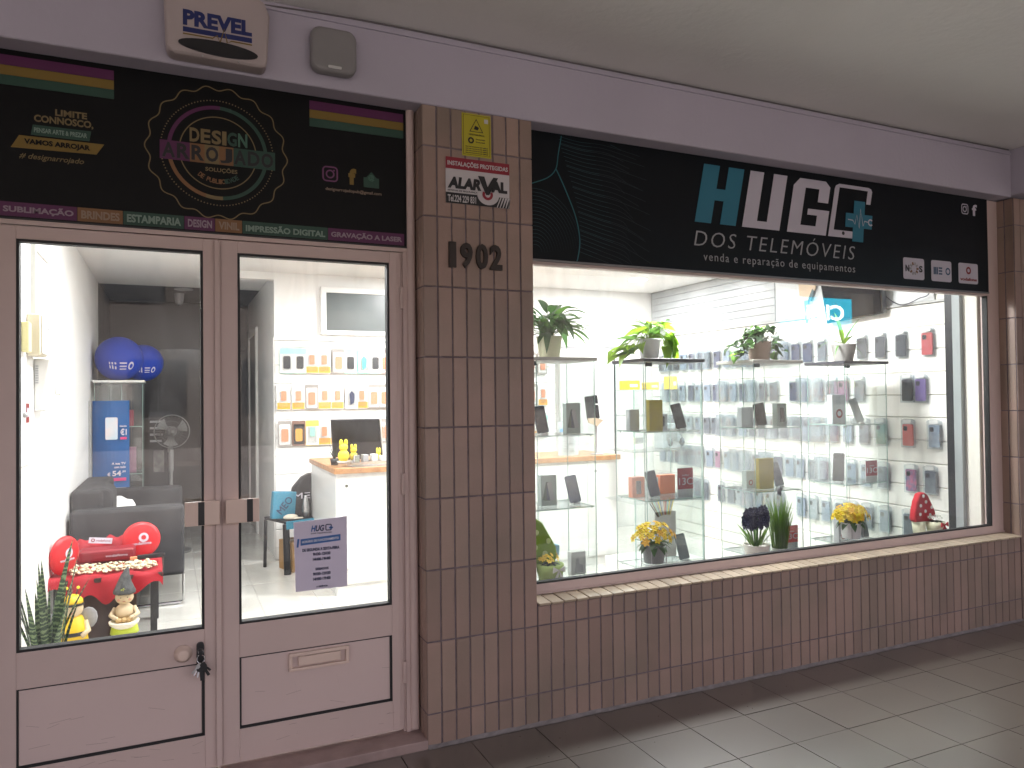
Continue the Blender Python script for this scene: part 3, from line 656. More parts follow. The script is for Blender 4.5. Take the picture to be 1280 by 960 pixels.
flat('black_band', [[(.104, 2.300), (.403, 2.300), (.403, 2.346), (.104, 2.346)]], yt-.0025, BLACK, a1); flat('white_lobe', [[(.300+.052*math.cos(R(a)), 2.352+.046*math.sin(R(a))) for a in range(175, 366, 10)]], yt-.0032, SW, a1)
text('Tel.224 229 831', .112, .242, 2.306, 2.336, yt-.004, SW, a1, bold=.02)
text('ALAR', .112, .268, 2.365, 2.415, yt-.0025, BLACK, a1, bold=.06, shear=.15); text('AL', .315, .392, 2.365, 2.415, yt-.0025, BLACK, a1, bold=.06)
flat('big_v', [[(.252, 2.430), (.282, 2.430), (.297, 2.385), (.325, 2.430), (.348, 2.430), (.304, 2.350), (.290, 2.350)]], yt-.0045, BLACK, a1)
text('SISTEMAS DE SEGURANÇA', .112, .25, 2.351, 2.359, yt-.0025, BLACK, a1)
vs, fs = ring(.013, .025, .297, 2.352, yt-.006, 24, 150, 390); MB(a1.location).add(vs, fs).build('red_ring', SR, a1)
mb = MB(a1.location)
for k in range(5): mb.prism([(.340+k*.014, 2.300), (.344+k*.014, 2.300), (.364+k*.014 if k < 3 else .403, 2.345), (.358+k*.012, 2.345)], yt-.0048, yt-.0038)
mb.build('swoosh_bars', SW, a1)
NB = mat('number_bronze', (.035, .026, .022), .5, metal=.3)
for s, a, b in (('1', .114, .146), ('9', .166, .222), ('0', .238, .294), ('2', .304, .362)):
    ht = thing('house_number', 'dark raised digit %s of the house number on the tiled pillar' % {'1': 'one', '9': 'nine', '0': 'zero', '2': 'two'}[s], 'digit', ((a+b)/2, -.002, 2.02), group='digits of the house number')
    text(s, a, b, 2.022, 2.132, -.0012, NB, ht, name='digit', bold=.035, depth=.012)
# ================================================================== boxes on the beam
ab = thing('alarm_siren', 'white alarm siren box with blue lettering and dark oval vent on the beam', 'alarm', (-.806, 0, 2.75))
MB(ab.location).prism([(-.982, 2.742), (-.962, 2.722), (-.64, 2.718), (-.632, 2.742), (-.622, 2.92), (-.640, 2.970), (-.665, 2.980), (-.965, 2.980), (-.990, 2.960)], -.085, -.001).build('casing', mat('siren_plastic', (.47, .40, .39), .45, var=.08, scale=5), ab, bevel=.018, seg=3)
oval = [(-.804+.137*math.cos(R(a)), 2.758+.027*math.sin(R(a))-(math.cos(R(a))*.004)) for a in range(0, 360, 12)]
flat('oval_vent', [oval], -.0855, BLACK, ab, d=.004)
NAV = mat('siren_navy', (.015, .025, .13), .45)
text('PREVEL', -.925, -.688, 2.826, 2.884, -.0855, NAV, ab, bold=.05)
flat('navy_bar', [[(-.925, 2.802), (-.688, 2.802), (-.688, 2.820), (-.925, 2.820)]], -.0855, NAV, ab)
ribbon('pulse_line', [(-.925, 2.793), (-.825, 2.793), (-.81, 2.806), (-.80, 2.780), (-.785, 2.835), (-.775, 2.785), (-.76, 2.794), (-.688, 2.793)], .005, -.0885, YEL, ab)
for x in (-.86, -.735): MB(ab.location).ball((x, -.084, 2.724), .004).build('screw', STEEL, ab)
lb = thing('movement_sensor', 'grey rounded square sensor box on the beam beside the alarm siren', 'sensor', (-.363, 0, 2.78))
MB(lb.location).prism(rrect(-.465, -.284, 2.757, 2.938, .040), -.058, -.001).build('casing', mat('sensor_grey', (.26, .25, .25), .5, var=.1, scale=8), lb, bevel=.024, seg=5)
flat('led_window', [rrect(-.400, -.348, 2.772, 2.782, .003)], -.058, mat('led_plastic', (.6, .6, .58), .3), lb, d=.003)
# ================================================================== SHOP SHELL
FZ = .06; CZ = 2.585; XL = -1.60; XR = 3.85; YB = 3.79; YD = 6.3
sf = st('shop_floor', (XL-.1, XR+.1, .29, YD+.1, -.05, FZ-.004), mat('tile_joint_pale', (.42, .41, .38), .7))
MRB = mat('marble_tile', (.74, .72, .67), .16, var=.14, scale=2.6, rand=.03, col2=(.60, .58, .53))
mt = None
for i in range(-4, 12):
    for j in range(0, 9):
        x = -.04+.38*i; y = .705+.762*j-.381
        if j == 0: continue
        if x < XL-.05 or x+.38 > XR+.35 or y > YD-.3: continue
        if y > YB and x > -.2: continue
        if mt is None:
            b = MB(); w, h, c = .1885, .3795, .002
            b.add([(-w,-h,-.004),(w,-h,-.004),(w,h,-.004),(-w,h,-.004),(-w+c,-h+c,0),(w-c,-h+c,0),(w-c,h-c,0),(-w+c,h-c,0)], [(4,5,6,7),(0,1,5,4),(1,2,6,5),(2,3,7,6),(3,0,4,7)])
            mt = b.build('tile', MRB, sf); o = mt
        else: o = child_copy(mt, sf)
        o.location = (x+.19, y, FZ+random.uniform(-.0004, .0004))
for i in range(-4, 11): bx('threshold_slab', (max(XL, -.04+.38*i+.002), min(XR, .34+.38*i-.002), .305, .703, FZ-.004, FZ), MRB, sf)
st('threshold_base', (-1.66, XR, .172, .304, -.05, FZ), MRB)
solo(bx('back_room_ceiling', (XL-.1, .2, 5.02, YD+.1, CZ, CZ+.1), mat('ceiling_shade_tint', (.06, .058, .055), .8, var=.2, scale=2)), 'back room ceiling darkened in colour to stand for missing light', 'ceiling')  # ceiling darkened in colour to stand for light falloff
cl_ = bx('shop_ceiling', (XL-.1, XR+.12, .20, 5.018, CZ, CZ+.1), mat('shop_ceiling_paint', (.80, .79, .77), .85, var=.02, scale=1))
solo(cl_, 'smooth white shop ceiling with round downlights', 'ceiling')
solo(bx('bulkhead', (-1.66, 3.95, .14, .20, 2.14, 2.72), WHITE), 'white bulkhead closing the wall behind both shop signs', 'wall')
lw = thing('side_wall', 'long white shop wall carrying fuse boxes beside the glazed door', 'wall', (XL-.05, 2, 0))
bx('plaster', (XL-.1, XL, .172, 4.95, .0, CZ+.05), WHITE, lw, lw.location)
bx('shade_tint_plaster', (XL-.1, XL+.001, 4.952, YD, .0, CZ+.05), DARKW, lw, lw.location)  # far stretch of the white wall, coloured dark to imitate light falloff
bx('skirting', (XL, XL+.012, .2, 4.55, FZ, FZ+.07), WHITE, lw, lw.location)
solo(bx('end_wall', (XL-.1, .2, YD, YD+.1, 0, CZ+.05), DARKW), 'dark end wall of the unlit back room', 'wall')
bw = thing('back_wall', 'white wall behind the counter above the accessory rack', 'wall', (1.8, YB, 0))
bx('plaster', (-.15, XR, YB+.02, YB+.14, 0, CZ+.05), WHITE, bw, bw.location)
solo(bx('corridor_wall', (-.15, -.05, YB+.141, YD, 0, CZ+.05), WHITE), 'grey lit wall of the corridor leading to the back room', 'wall')
sl_ = thing('corridor_lintel', 'white lintel over the opening to the back room', 'beam', (-.9, YB, 2.5))
bx('lintel', (-.56, -.15, YB+.02, YB+.14, 2.52, CZ), WHITE, sl_, sl_.location)
dfm = thing('corridor_door', 'open white inner door frame in the corridor', 'door', (-.16, 5.3, FZ))
for y in (5.2, 6.0): bx('jamb', (-.175, -.15, y, y+.07, FZ, 2.16), WPLAS, dfm, dfm.location)
bx('head', (-.175, -.15, 5.2, 6.07, 2.16, 2.23), WPLAS, dfm, dfm.location); bx('door_panel', (-.158, -.15, 5.27, 6.0, FZ, 2.16), mat('door_grey', (.35, .34, .32), .5), dfm, dfm.location)
rw = thing('far_side_wall', 'white shop wall behind the phone case rack', 'wall', (XR+.05, 2, 0))
bx('plaster', (XR, XR+.1, .172, YB+.1, .0, CZ+.05), mat('wall_cream', (.80, .78, .70), .7, var=.03), rw, rw.location)
# dark panelling at the back room
for i, (a, b) in enumerate(((-1.58, -1.12), (-1.11, -.66), (-.65, -.18))):
    o = bx('dark_panel', (a, b, YD-.05, YD, FZ, 2.05), mat('dark_panel', (.05, .048, .046), .22, var=.2), None); solo(o, ('dark glossy panel at the end of the back room beside the side wall', 'dark glossy panel in the middle of the back room end', 'dark glossy panel at the end of the back room beside the corridor wall')[i], 'panel', 'dark panels closing the back room')
# inner window board
wb = bx('window_board', (WX0, XR, .165, .385, .495, .522), mat('board_white', (.80, .80, .77), .3)); solo(wb, 'white inner window board carrying the flower pots', 'shelf')
# ---- downlights
EM = emis('lamp_glow', (1, .985, .94), 14)
def downlight(x, y, label, power=1.0, S=1.0):
    t = thing('downlight', label, 'ceiling light', (x, y, CZ), group='round downlights in the shop ceiling')
    MB().lathe([(.105*S, -.001), (.105*S, -.008), (.092*S, -.011), (.088*S, -.004)], 32, cap=False).build('trim_ring', WPLAS, t)
    MB().lathe([(.088*S, -.0045), (.001, -.005)], 32, cap=False).build('diffuser', EM, t)
    l = bpy.data.lights.new('downlight_lamp', 'AREA'); l.shape = 'DISK'; l.size = .17*S; l.energy = LAMP_W*power; l.color = (.97, .985, 1)
    lo = bpy.data.objects.new('downlight_lamp', l); COL.objects.link(lo); lo.parent = t; lo.location = (0, 0, -.014)
for x, y, s, p in ((3.12, 3.0, 'round white downlight near the ceiling corner with the small camera', .8), (2.35, .95, 'round white downlight over the glass vitrines by the phone case rack', 1.8), (.95, 1.75, 'round white downlight above the peace lily vitrine', .9),
                (1.1, 2.95, 'round white downlight above the counter', 1.0), (-.75, 1.3, 'round white downlight just inside the glazed door', 1.1), (-.75, 2.3, 'round white downlight over the grey sofa', .25)):
    downlight(x, y, s, p, 2.4 if p == 1.8 else 1.0)  # the enlarged unseen one near the window is added to brighten the walkway floor
o = MB((-.86, 5.14, CZ)).lathe([(.09, -.001), (.09, -.008), (.0, -.009)], 24, (-.86, 5.14, CZ)).build('downlight', GREY); o.location = (-.86, 5.14, CZ); solo(o, 'unlit round downlight in the dark back room ceiling', 'ceiling light')
sc = thing('security_camera', 'small white security camera in the ceiling corner of the shop', 'camera', (3.800, 4.016, 2.572)); 
MB().lathe([(.03, .06), (.03, .03), (.022, .02)], 16).build('mount', WPLAS, sc); MB().ball((0, 0, 0), .034).build('dome', WPLAS, sc, smooth=True); MB().ball((-.022, -.02, -.008), .014).build('lens', BLACK, sc, smooth=True)
sc2 = thing('security_camera', 'small dark camera on the ceiling of the back room', 'camera', (-.9, 5.5, 2.50))
MB().ball((0, 0, 0), .04).build('dome', GREY, sc2, smooth=True); MB().lathe([(.04, .0), (.05, .085)], 16).build('mount', GREY, sc2)
# ================================================================== slat wall for phone cases (side wall)
sw = thing('slat_wall', 'cream slatted display wall holding rows of phone cases beside the window', 'display wall', (XR-.01, 2.05, FZ))
D = sw.location; xs_ = XR-.022
bx('backing', (xs_+.012, XR-.001, .372, YB, FZ, 2.083), SLATG, sw, D)
ysec = [.372, 1.534, 2.758, YB]
zs = [FZ, .165]+[.165+.16*k for k in range(1, 12)]+[2.083]
for a, b in zip(ysec[:-1], ysec[1:]):
    for z0, z1 in zip(zs[:-1], zs[1:]):
        MB(D).add([(xs_,a+.002,z0+.006),(xs_,b-.002,z0+.006),(xs_,b-.002,z1-.009),(xs_,a+.002,z1-.009),(xs_+.012,a+.002,z0),(xs_+.012,b-.002,z0),(xs_+.012,b-.002,z1-.002),(xs_+.012,a+.002,z1-.002)],
            [(0,3,2,1),(0,1,5,4),(2,3,7,6),(1,2,6,5),(3,0,4,7)]).build('slat', SLATW, sw)
bx('top_rail', (xs_-.012, XR-.001, .372, YB, 2.084, 2.10), mat('rail_grey', (.45, .45, .44), .5), sw, D)
bx('end_trim', (xs_-.014, XR-.001, .322, .3715, FZ, CZ), mat('trim_dark', (.02, .022, .024), .3), sw, D)
bx('end_cap', (xs_-.012, XR-.001, .268, .3215, FZ, CZ), mat('trim_grey', (.32, .35, .35), .3), sw, D)
MB(D).box(xs_-.004, xs_-.001, 2.72, 2.79, 2.01, 2.083).build('joint_strip', SLATW, sw)  # short slat-coloured strip over a panel joint
# louvred pale panels above
up_ = thing('louvre_panel', 'pale grey fine slatted panel high on the wall above the phone cases', 'panel', (XR-.01, 2.9, 2.1))
pgm = mat('louvre_pale', (.42, .435, .44), .35); pgg = mat('louvre_gap', (.20, .21, .22), .5)
bx('backing', (XR-.012, XR-.002, 1.95, YB, 2.102, CZ-.002), pgg, up_, up_.location)
for k in range(7):
    z = 2.104+k*.0685; bx('slat', (XR-.020, XR-.012, 1.95, YB, z, min(z+.064, CZ-.003)), pgm, up_, up_.location)
bx('plain_panel', (XR-.016, XR-.002, .46, 1.945, 2.104, CZ-.003), mat('panel_light', (.60, .61, .61), .5), up_, up_.location)
# ---- phone case packs
hookm = CHROME
PKC = [(.10, .115, .125), (.16, .19, .22), (.25, .29, .34), (.035, .037, .042), (.20, .24, .30), (.13, .17, .24)]
def case_pack_mesh(col, name, w=.092, h=.185):
    cm_ = mat(name, col, .35, coat=.3)
    return cm_
ins = {}
def case_pack(y, z, cm_, label, row, w=.108, h=.205, n=1, tilt=0, card=WHITE, blank=False):
    x = xs_-.012
    t = thing('phone_case_pack', label, 'phone case', (x, y, z), rz=-math.pi/2+tilt, group='phone cases hanging in row %d of the slat wall' % row)
    # local: x along wall, -y into the room
    key = ('bl', w, h)
    if key not in ins:
        b = MB().prism([(-w/2, -h), (w/2, -h), (w/2, -.012), (w*.22, 0), (-w*.22, 0), (-w/2, -.012)], -.020, -.002); ins[key] = b.build('clear_pack', BLIST, t, bevel=.003, seg=1)
    else: child_copy(ins[key], t)
    key = ('hd', w)
    if key not in ins: ins[key] = MB().prism(rrect(-w*.30, w*.30, -.030, -.004, .006), -.0225, -.0205).build('header_card', mat('header_card', (.62, .62, .60), .5), t)
    else: child_copy(ins[key], t)
    key = ('cs', cm_.name, w, h)
    if key not in ins:
        b = MB().prism(rrect(-w*.37, w*.37, -h*.94, -h*.19, .010, 3), -.017, -.008); b.prism(rrect(-w*.29, -w*.02, -h*.42, -h*.26, .006, 2), -.0195, -.017, 1)
        for dx, dz in ((-.21, -.305), (-.21, -.37), (-.09, -.335)): b.lathe([(.006, 0), (.006, .0015)], 8, M=Matrix.Translation((w*dx, -.0195, h*dz)) @ Matrix.Rotation(math.pi/2, 4, 'X'), mi=1)
        ins[key] = b.build('phone_case', [cm_, BLACK], t)
    else: child_copy(ins[key], t)
    if n > 1:
        for q in (1, 2):
            cc_ = child_copy(ins[('bl', w, h)], t, (0, -.024*q, 0)); cc_.scale = (1, 1, 1)
    if 'hook' not in ins: ins['hook'] = MB().tube([(0, .012, -.006), (0, -.07, -.006), (0, -.082, .002)], .002, 5).build('hook', hookm, t)
    else: child_copy(ins['hook'], t)
    return t
CG = mat('case_charcoal', (.022, .025, .03), .3, coat=.4); CB = mat('case_slate', (.07, .085, .11), .3, coat=.4, col2=(.13, .15, .18), scale=30); CL = mat('case_clear_blue', (.17, .23, .31), .25, coat=.4, col2=(.30, .36, .42), scale=25)
CR = mat('case_red', (.50, .06, .06), .35); CV = mat('case_violet', (.13, .07, .24), .35); CK = mat('case_coral', (.72, .12, .10), .35); CT = mat('case_green', (.12, .33, .26), .35); CM = mat('case_marbled', (.55, .06, .16), .3, col2=(.05, .12, .25), scale=30)
CN = mat('case_navy', (.02, .03, .09), .3); CP = mat('case_mauve', (.33, .14, .22), .35); CC = mat('case_pale', (.30, .34, .37), .3, col2=(.5, .52, .52), scale=20); CPK = mat('case_pink', (.80, .30, .33), .4)
near = {   # row: [(px of centre, material, words)]
 1: [(1159, CR, 'red phone case in a clear pack at the window end of the top row'), (1126, CG, 'black phone case next to the red one in the top row'), (1100, CG, 'wide black phone case, third from the window end of the top row'), (1077, CG, 'narrow black phone case beside the agave pot in the top row'), (1027, CB, 'slate phone case just past the agave pot in the top row')],
 2: [(1151, CV, 'violet phone case in the second row of the rack'), (1134, CG, 'phone case with a round print beside the violet one'), (1074, CB, 'slate phone case behind the fourth vitrine edge in the second row')],
 3: [(1168, CL, 'clear blue phone case at the window end of the third row'), (1134, CK, 'coral phone case with a small black emblem in the third row'), (1101, CT, 'green phone case in the third row of the rack'), (1080, CB, 'slate phone case beside the green one in the third row')],
 4: [(1163, CB, 'grey phone case at the window end of the fourth row'), (1139, CM, 'marbled pink and blue phone case in the fourth row'), (1104, CB, 'grey phone case hidden partly by the red price card in the fourth row')],
 5: [(1136, CB, 'dark grey phone case at the window end of the bottom row'), (1106, CL, 'clear blue phone case behind the yellow flowers in the bottom row')]}
rowz = {1: 1.915, 2: 1.595, 3: 1.275, 4: .955, 5: .635}
rng = random.Random(3)
ORD = ['', 'first', 'second', 'third', 'fourth', 'fifth', 'sixth', 'seventh', 'eighth', 'ninth', 'tenth', 'eleventh', 'twelfth', 'thirteenth', 'fourteenth', 'fifteenth', 'sixteenth', 'seventeenth', 'eighteenth', 'nineteenth', 'twentieth', 'twenty-first', 'twenty-second', 'twenty-third', 'twenty-fourth', 'twenty-fifth', 'twenty-sixth', 'twenty-seventh', 'twenty-eighth', 'twenty-ninth', 'thirtieth']
adj = ['dark', 'slate', 'pale blue', 'clear', 'grey', 'smoky']
for r_, z in rowz.items():
    ys_used = []
    for px, m_, lab in near[r_]:
        yv = {1159: (3.810, 0.496, 1.786)[1], 1126: (3.810, 0.702, 1.800)[1], 1100: (3.810, 0.875, 1.811)[1], 1077: (3.810, 1.036, 1.822)[1], 1027: (3.810, 1.419, 1.848)[1], 1151: (3.810, 0.552, 1.464)[1], 1134: (3.810, 0.658, 1.465)[1], 1074: (3.810, 1.066, 1.469)[1], 1168: (3.810, 0.456, 1.188)[1], 1101: (3.810, 0.882, 1.171)[1], 1080: (3.810, 1.030, 1.165)[1], 1163: (3.810, 0.493, 0.854)[1], 1139: (3.810, 0.641, 0.840)[1], 1104: (3.810, 0.869, 0.876)[1], 1136: (3.810, 0.665, 0.610)[1], 1106: (3.810, 0.862, 0.583)[1]}[px]
        case_pack(yv, z, m_, lab, r_); ys_used.append(yv)
    kk = len(near[r_])+2
    y = max(ys_used)+.15
    shared = {1: 'greyish phone case in a clear pack further along the top row', 2: 'bluish phone case in a clear pack further along the second row', 3: 'bluish phone case in a clear pack further along the third row', 4: 'bluish phone case in a clear pack further along the fourth row', 5: 'pale phone case in a clear pack further along the bottom row'}[r_]
    while y < 3.62:
        if rng.random() < (.05 if r_ < 5 else .18): y += .10; continue
        m_ = rng.choice([CG, CB, CG, CL, CN, CP] if r_ == 1 else [CB, CL, CL, CC, CN, CB, CL, CC, CP] if r_ < 5 else [CL, CC, CB])
        cw = {'case_charcoal': 'charcoal', 'case_slate': 'slate', 'case_clear_blue': 'clear blue', 'case_navy': 'navy', 'case_mauve': 'mauve', 'case_pale': 'pale grey'}[m_.name]; kk += 1
        case_pack(y, z, m_, '%s phone case, %s from the window end of the %s row' % (cw, ORD[kk], {1: 'top', 2: 'second', 3: 'third', 4: 'fourth', 5: 'bottom'}[r_]), r_, w=rng.choice((.118, .108, .108)), n=rng.choice((1, 1, 2)), tilt=rng.uniform(-.10, .10)); y += rng.uniform(.116, .140)
for yy_, z_, m_, lab in (((3.810, 1.310, 1.408)[1], rowz[2], CP, 'mauve phone case behind the fourth vitrine in the second row'), ((3.810, 2.328, 0.493)[1], rowz[4]-.32+.0, CPK, 'pink phone case low on the rack behind the hyacinths')):
    case_pack(yy_, z_-.001, m_, lab, 2 if m_ is CP else 5)
for k, (y, z) in enumerate(((3.45, rowz[1]), (3.58, rowz[1]))): pass
# ================================================================== back accessory rack
br = thing('accessory_rack', 'white slatted rack behind the counter hung with orange and mint accessory packs', 'display wall', (.9, YB, FZ))
D = br.location; YS = YB+.001
BX1 = 2.62
bx('backing', (-.148, BX1, YS+.010, YB+.0195, FZ, 1.985), SLATG, br, D)
for z0, z1 in zip(zs[:-1], zs[1:]):
    z1_ = min(z1, 1.985)
    MB(D).add([(-.146,YS,z0+.005),(BX1,YS,z0+.005),(BX1,YS,z1_-.007),(-.146,YS,z1_-.007),(-.146,YS+.010,z0),(BX1,YS+.010,z0),(BX1,YS+.010,z1_-.002),(-.146,YS+.010,z1_-.002)], [(0,1,2,3),(0,4,5,1),(2,6,7,3),(1,5,6,2),(3,7,4,0)]).build('slat', WHITE, br)
bx('top_moulding', (-.149, 3.80, YB-.004, YB+.0195, 1.987, 2.012), WHITE, br, D)
bx('side_trim', (-.162, -.1495, YB-.004, YB+.02, FZ, 2.012), mat('trim_pale', (.6, .59, .57), .5), br, D)
OR = mat('pack_orange', (.80, .36, .05), .5); ORS = mat('pack_salmon', (.74, .28, .14), .5); MN = mat('pack_mint', (.33, .66, .55), .5); MND = mat('pack_teal', (.10, .60, .50), .5); GC = mat('pack_grey', (.33, .31, .29), .4)
PY_ = mat('pack_yellow', (.80, .62, .12), .5); WP = mat('pack_white', (.78, .78, .75), .5); BRN = mat('pack_brown', (.22, .13, .10), .5)
kinds = {'mb': (MN, WP, BLACK, 'white and mint pack with a black gadget'), 'or': (WP, OR, ORS, 'white and orange charger pack'), 'gr': (GC, WP, ORS, 'grey framed pack with an orange picture'), 'tq': (MN, WP, MND, 'pale pack with a bright mint gadget'),
         'bk': (WP, WP, CN, 'white pack with a curved navy gadget'), 'dk': (BRN, BLACK, OR, 'dark pack with a yellow figure'), 'pk': (mat('pack_pinkgrey', (.50, .38, .36), .5), WP, ORS, 'pinkish pack with an orange circle'), 'yl': (PY_, WP, MN, 'pale yellow pack with small mint print')}
def acc_pack(x, z, k, label, row, w=.114, h=.222):
    ca, cb2, cc2, _ = kinds[k]
    t = thing('accessory_pack', label, 'accessory pack', (x, YS-.016, z), rz=random.uniform(-.12, .12), group='accessory packs in row %d behind the counter' % row)
    for nm, key, fn in (('card', 'c', lambda: MB().prism(rrect(-w/2, w/2, -h, 0, .008, 3), -.012, 0, 0)), ):
        kk = (nm, k)
        if kk not in ins:
            b = fn(); b.prism([(-w/2+.003, -h+.004), (w/2-.003, -h+.004), (w/2-.003, -h*(.72 if k == 'or' else .24)), (-w/2+.003, -h*(.72 if k == 'or' else .24))] if k in ('or', 'mb', 'yl') else rrect(-w*.40, w*.40, -h*.93, -h*.14, .006, 2), -.0128, -.012, 1)
            ins[kk] = b.build(nm, [ca, cb2], t)
        else: child_copy(ins[kk], t)
    kk = ('g', k)
    if kk not in ins:
        b = MB()
        if k in ('or', 'yl'): b.prism(rrect(-w*.19, w*.19, -h*.64, -h*.27, .008, 3), -.022, -.0128)
        elif k in ('bk', 'tq'): b.prism([(-w*.1, -h*.85), (w*.18, -h*.75), (w*.22, -h*.4), (0, -h*.28), (-w*.18, -h*.4)], -.020, -.0128)
        else: b.prism(rrect(-w*.26, w*.26, -h*.82, -h*.32, .012, 3), -.020, -.0128)
        ins[kk] = b.build('gadget', cc2, t)
    else: child_copy(ins[kk], t)
    if 'blb' not in ins: ins['blb'] = MB().prism(rrect(-w*.36, w*.36, -h*.9, -h*.24, .01, 3), -.024, -.0128).build('clear_bubble', glass('bubble', (.97, .97, .97), .06, .08, haze=.05), t, bevel=.003, seg=1)
    else: child_copy(ins['blb'], t)
    if 'hk2' not in ins: ins['hk2'] = MB().tube([(0, .014, -.010), (0, -.05, -.010), (0, -.058, .0)], .002, 5).build('hook', hookm, t)
    else: child_copy(ins['hk2'], t)
rowdef = {1: (1.915, [(357.7, 'mb'), (373.3, 'mb'), (388, 'or'), (403, 'or'), (420.7, 'gr'), (436, 'mb'), (453, 'tq'), (468, 'mb'), (481.6, 'pk')]),
          2: (1.595, [(353.6, 'or'), (371, 'or'), (387.6, 'gr'), (403, 'or'), (419, 'or'), (437, 'bk'), (450, 'or'), (466, 'gr'), (480, 'gr')]),
          3: (1.275, [(354.8, 'gr'), (371.5, 'dk'), (388, 'yl'), (402.5, 'or'), (416, 'or'), (430, 'gr'), (444, 'dk'), (458, 'mb'), (473.6, 'gr'), (483, 'pk')])}
ords = ['first', 'second', 'third', 'fourth', 'fifth', 'sixth', 'seventh', 'eighth', 'ninth', 'tenth']
XA, XB = (-0.080, 3.770, 1.739)[0], (0.825, 3.770, 1.744)[0]
for r_, (z, L) in rowdef.items():
    for q, (px, k) in enumerate(L):
        x = XA+(px-353.6)/(480-353.6)*(XB-XA)
        acc_pack(x, z, k, '%s, %s from the corridor in the %s row' % (kinds[k][3], ords[q], ('top', 'middle', 'lowest')[r_-1]), r_)
    x = XB+.14; n = 0; seq = [random.Random(9+r_+i).choice(['or', 'gr', 'or', 'mb', 'pk']) for i in range(30)]
    while x < 2.50:
        acc_pack(x, z, seq[n], '%s, %s from the corridor in the %s row' % (kinds[seq[n]][3], ORD[len(L)+n+1], ('top', 'middle', 'lowest')[r_-1]), r_); x += .125; n += 1
# tall grey panel + framed board
pp = thing('tall_panel', 'tall pale grey panel standing at the end of the accessory rack', 'panel', (3.0, YB-.05, FZ))
bx('panel', (2.66, 3.30, YB-.05, YB-.004, FZ, 1.955), mat('panel_pale', (.62, .63, .61), .4), pp, pp.location); bx('edge_strip', (3.30, 3.315, YB-.055, YB-.004, FZ, 1.975), mat('trim_dark', (.02, .022, .024), .3), pp, pp.location)
bx('top_strip', (2.66, 3.315, YB-.055, YB-.004, 1.956, 1.975), GREY, pp, pp.location)
cbd = thing('framed_board', 'grey chalkboard in a wide white frame above the accessory packs', 'board', (.85, YB, 2.05))
fx0, fx1, fz0, fz1 = (0.248, 3.780, 2.519)[0], 2.05, (0.245, 3.780, 2.043)[2], 2.475
bx('board', (fx0+.05, fx1-.05, YB-.002, YB+.018, fz0+.04, fz1-.05), mat('chalkboard', (.105, .12, .118), .35, var=.25, scale=3), cbd, cbd.location)
MB(cbd.location).box(fx0, fx0+.05, YB-.018, YB+.019, fz0, fz1).box(fx1-.05, fx1, YB-.018, YB+.019, fz0, fz1).box(fx0+.05, fx1-.05, YB-.018, YB+.019, fz0, fz0+.04).box(fx0+.05, fx1-.05, YB-.018, YB+.019, fz1-.05, fz1).build('frame', WHITE, cbd, bevel=.003, seg=1)
# ================================================================== counter
ct = thing('counter', 'white shop counter with a thick oak top', 'counter', (1.2, 2.6, FZ))
D = ct.location
MB(D).prism([(0, 0)]*0 or [(.075, .928), (2.46, .928), (2.46, .968), (.075, .968)], 2.32, 2.95).box(.075, .62, 2.95, 3.40, .928, .968).build('counter_top', WOOD, ct, bevel=.003, seg=1)
WC = mat('counter_white', (.78, .77, .74), .4, var=.03)
for i, (a, b) in enumerate(((.09, .75), (.753, 1.45), (1.453, 2.15), (2.153, 2.43))):
    bx('front_panel', (a, b, 2.345, 2.365, .14, .927), WC, ct, D, bevel=.0015)
    for z in ((.24, .84)): 
        MB(D).lathe([(.011, 0), (.011, .004)], 14, M=Matrix.Translation((a+.075, 2.345, z)) @ Matrix.Rotation(math.pi/2, 4, 'X')).build('lock', CHROME, ct)
bx('plinth', (.10, 2.42, 2.36, 2.40, FZ, .139), WC, ct, D); bx('end_panel', (.09, .11, 2.366, 3.38, FZ, .927), mat('counter_side', (.66, .66, .64), .3), ct, D)
bx('carcass', (.11, 2.43, 2.40, 2.90, FZ, .927), WC, ct, D)
# things on the counter
mn = thing('till_monitor', 'black touch screen till seen from behind on the counter', 'monitor', (.30, 2.70, 1.0), rz=-.05)
M = Matrix.Rotation(-.42, 4, 'X')
MB().prism([(-.17, .03), (.20, .03), (.16, .33), (-.20, .33)], -.012, .012, M=Matrix.Translation((0, -.06, 0)) @ Matrix.Rotation(.35, 4, 'X')).build('screen_back', BLACK, mn, bevel=.006)
MB().prism([(.203, .03), (.212, .03), (.172, .34), (.163, .33)], -.016, .014, M=Matrix.Translation((0, -.06, 0)) @ Matrix.Rotation(.35, 4, 'X')).build('screen_edge', WPLAS, mn)
MB().box(-.09, .10, -.02, .14, 0, .02).box(-.03, .04, .02, .06, .02, .12).build('foot', BLACK, mn, bevel=.004)
dc = thing('countertop_case', 'low clear display case of small gadgets on the counter edge', 'display case', (.45, 2.44, .968))
bx('case_glass', (-.24, .40, -.08, .10, .001, .035), glass('case_acrylic', (.93, .96, .97), .06, .05, haze=.12), dc)
for k in range(9): bx('gadget', (-.22+k*.066, -.18+k*.066, -.06, .02, .036, .036+random.choice((.02, .035, .05))), random.choice((GREY, BLACK, WPLAS, CHROME, ORG)), dc, bevel=.003)
YT = mat('toy_yellow', (.80, .62, .03), .5)
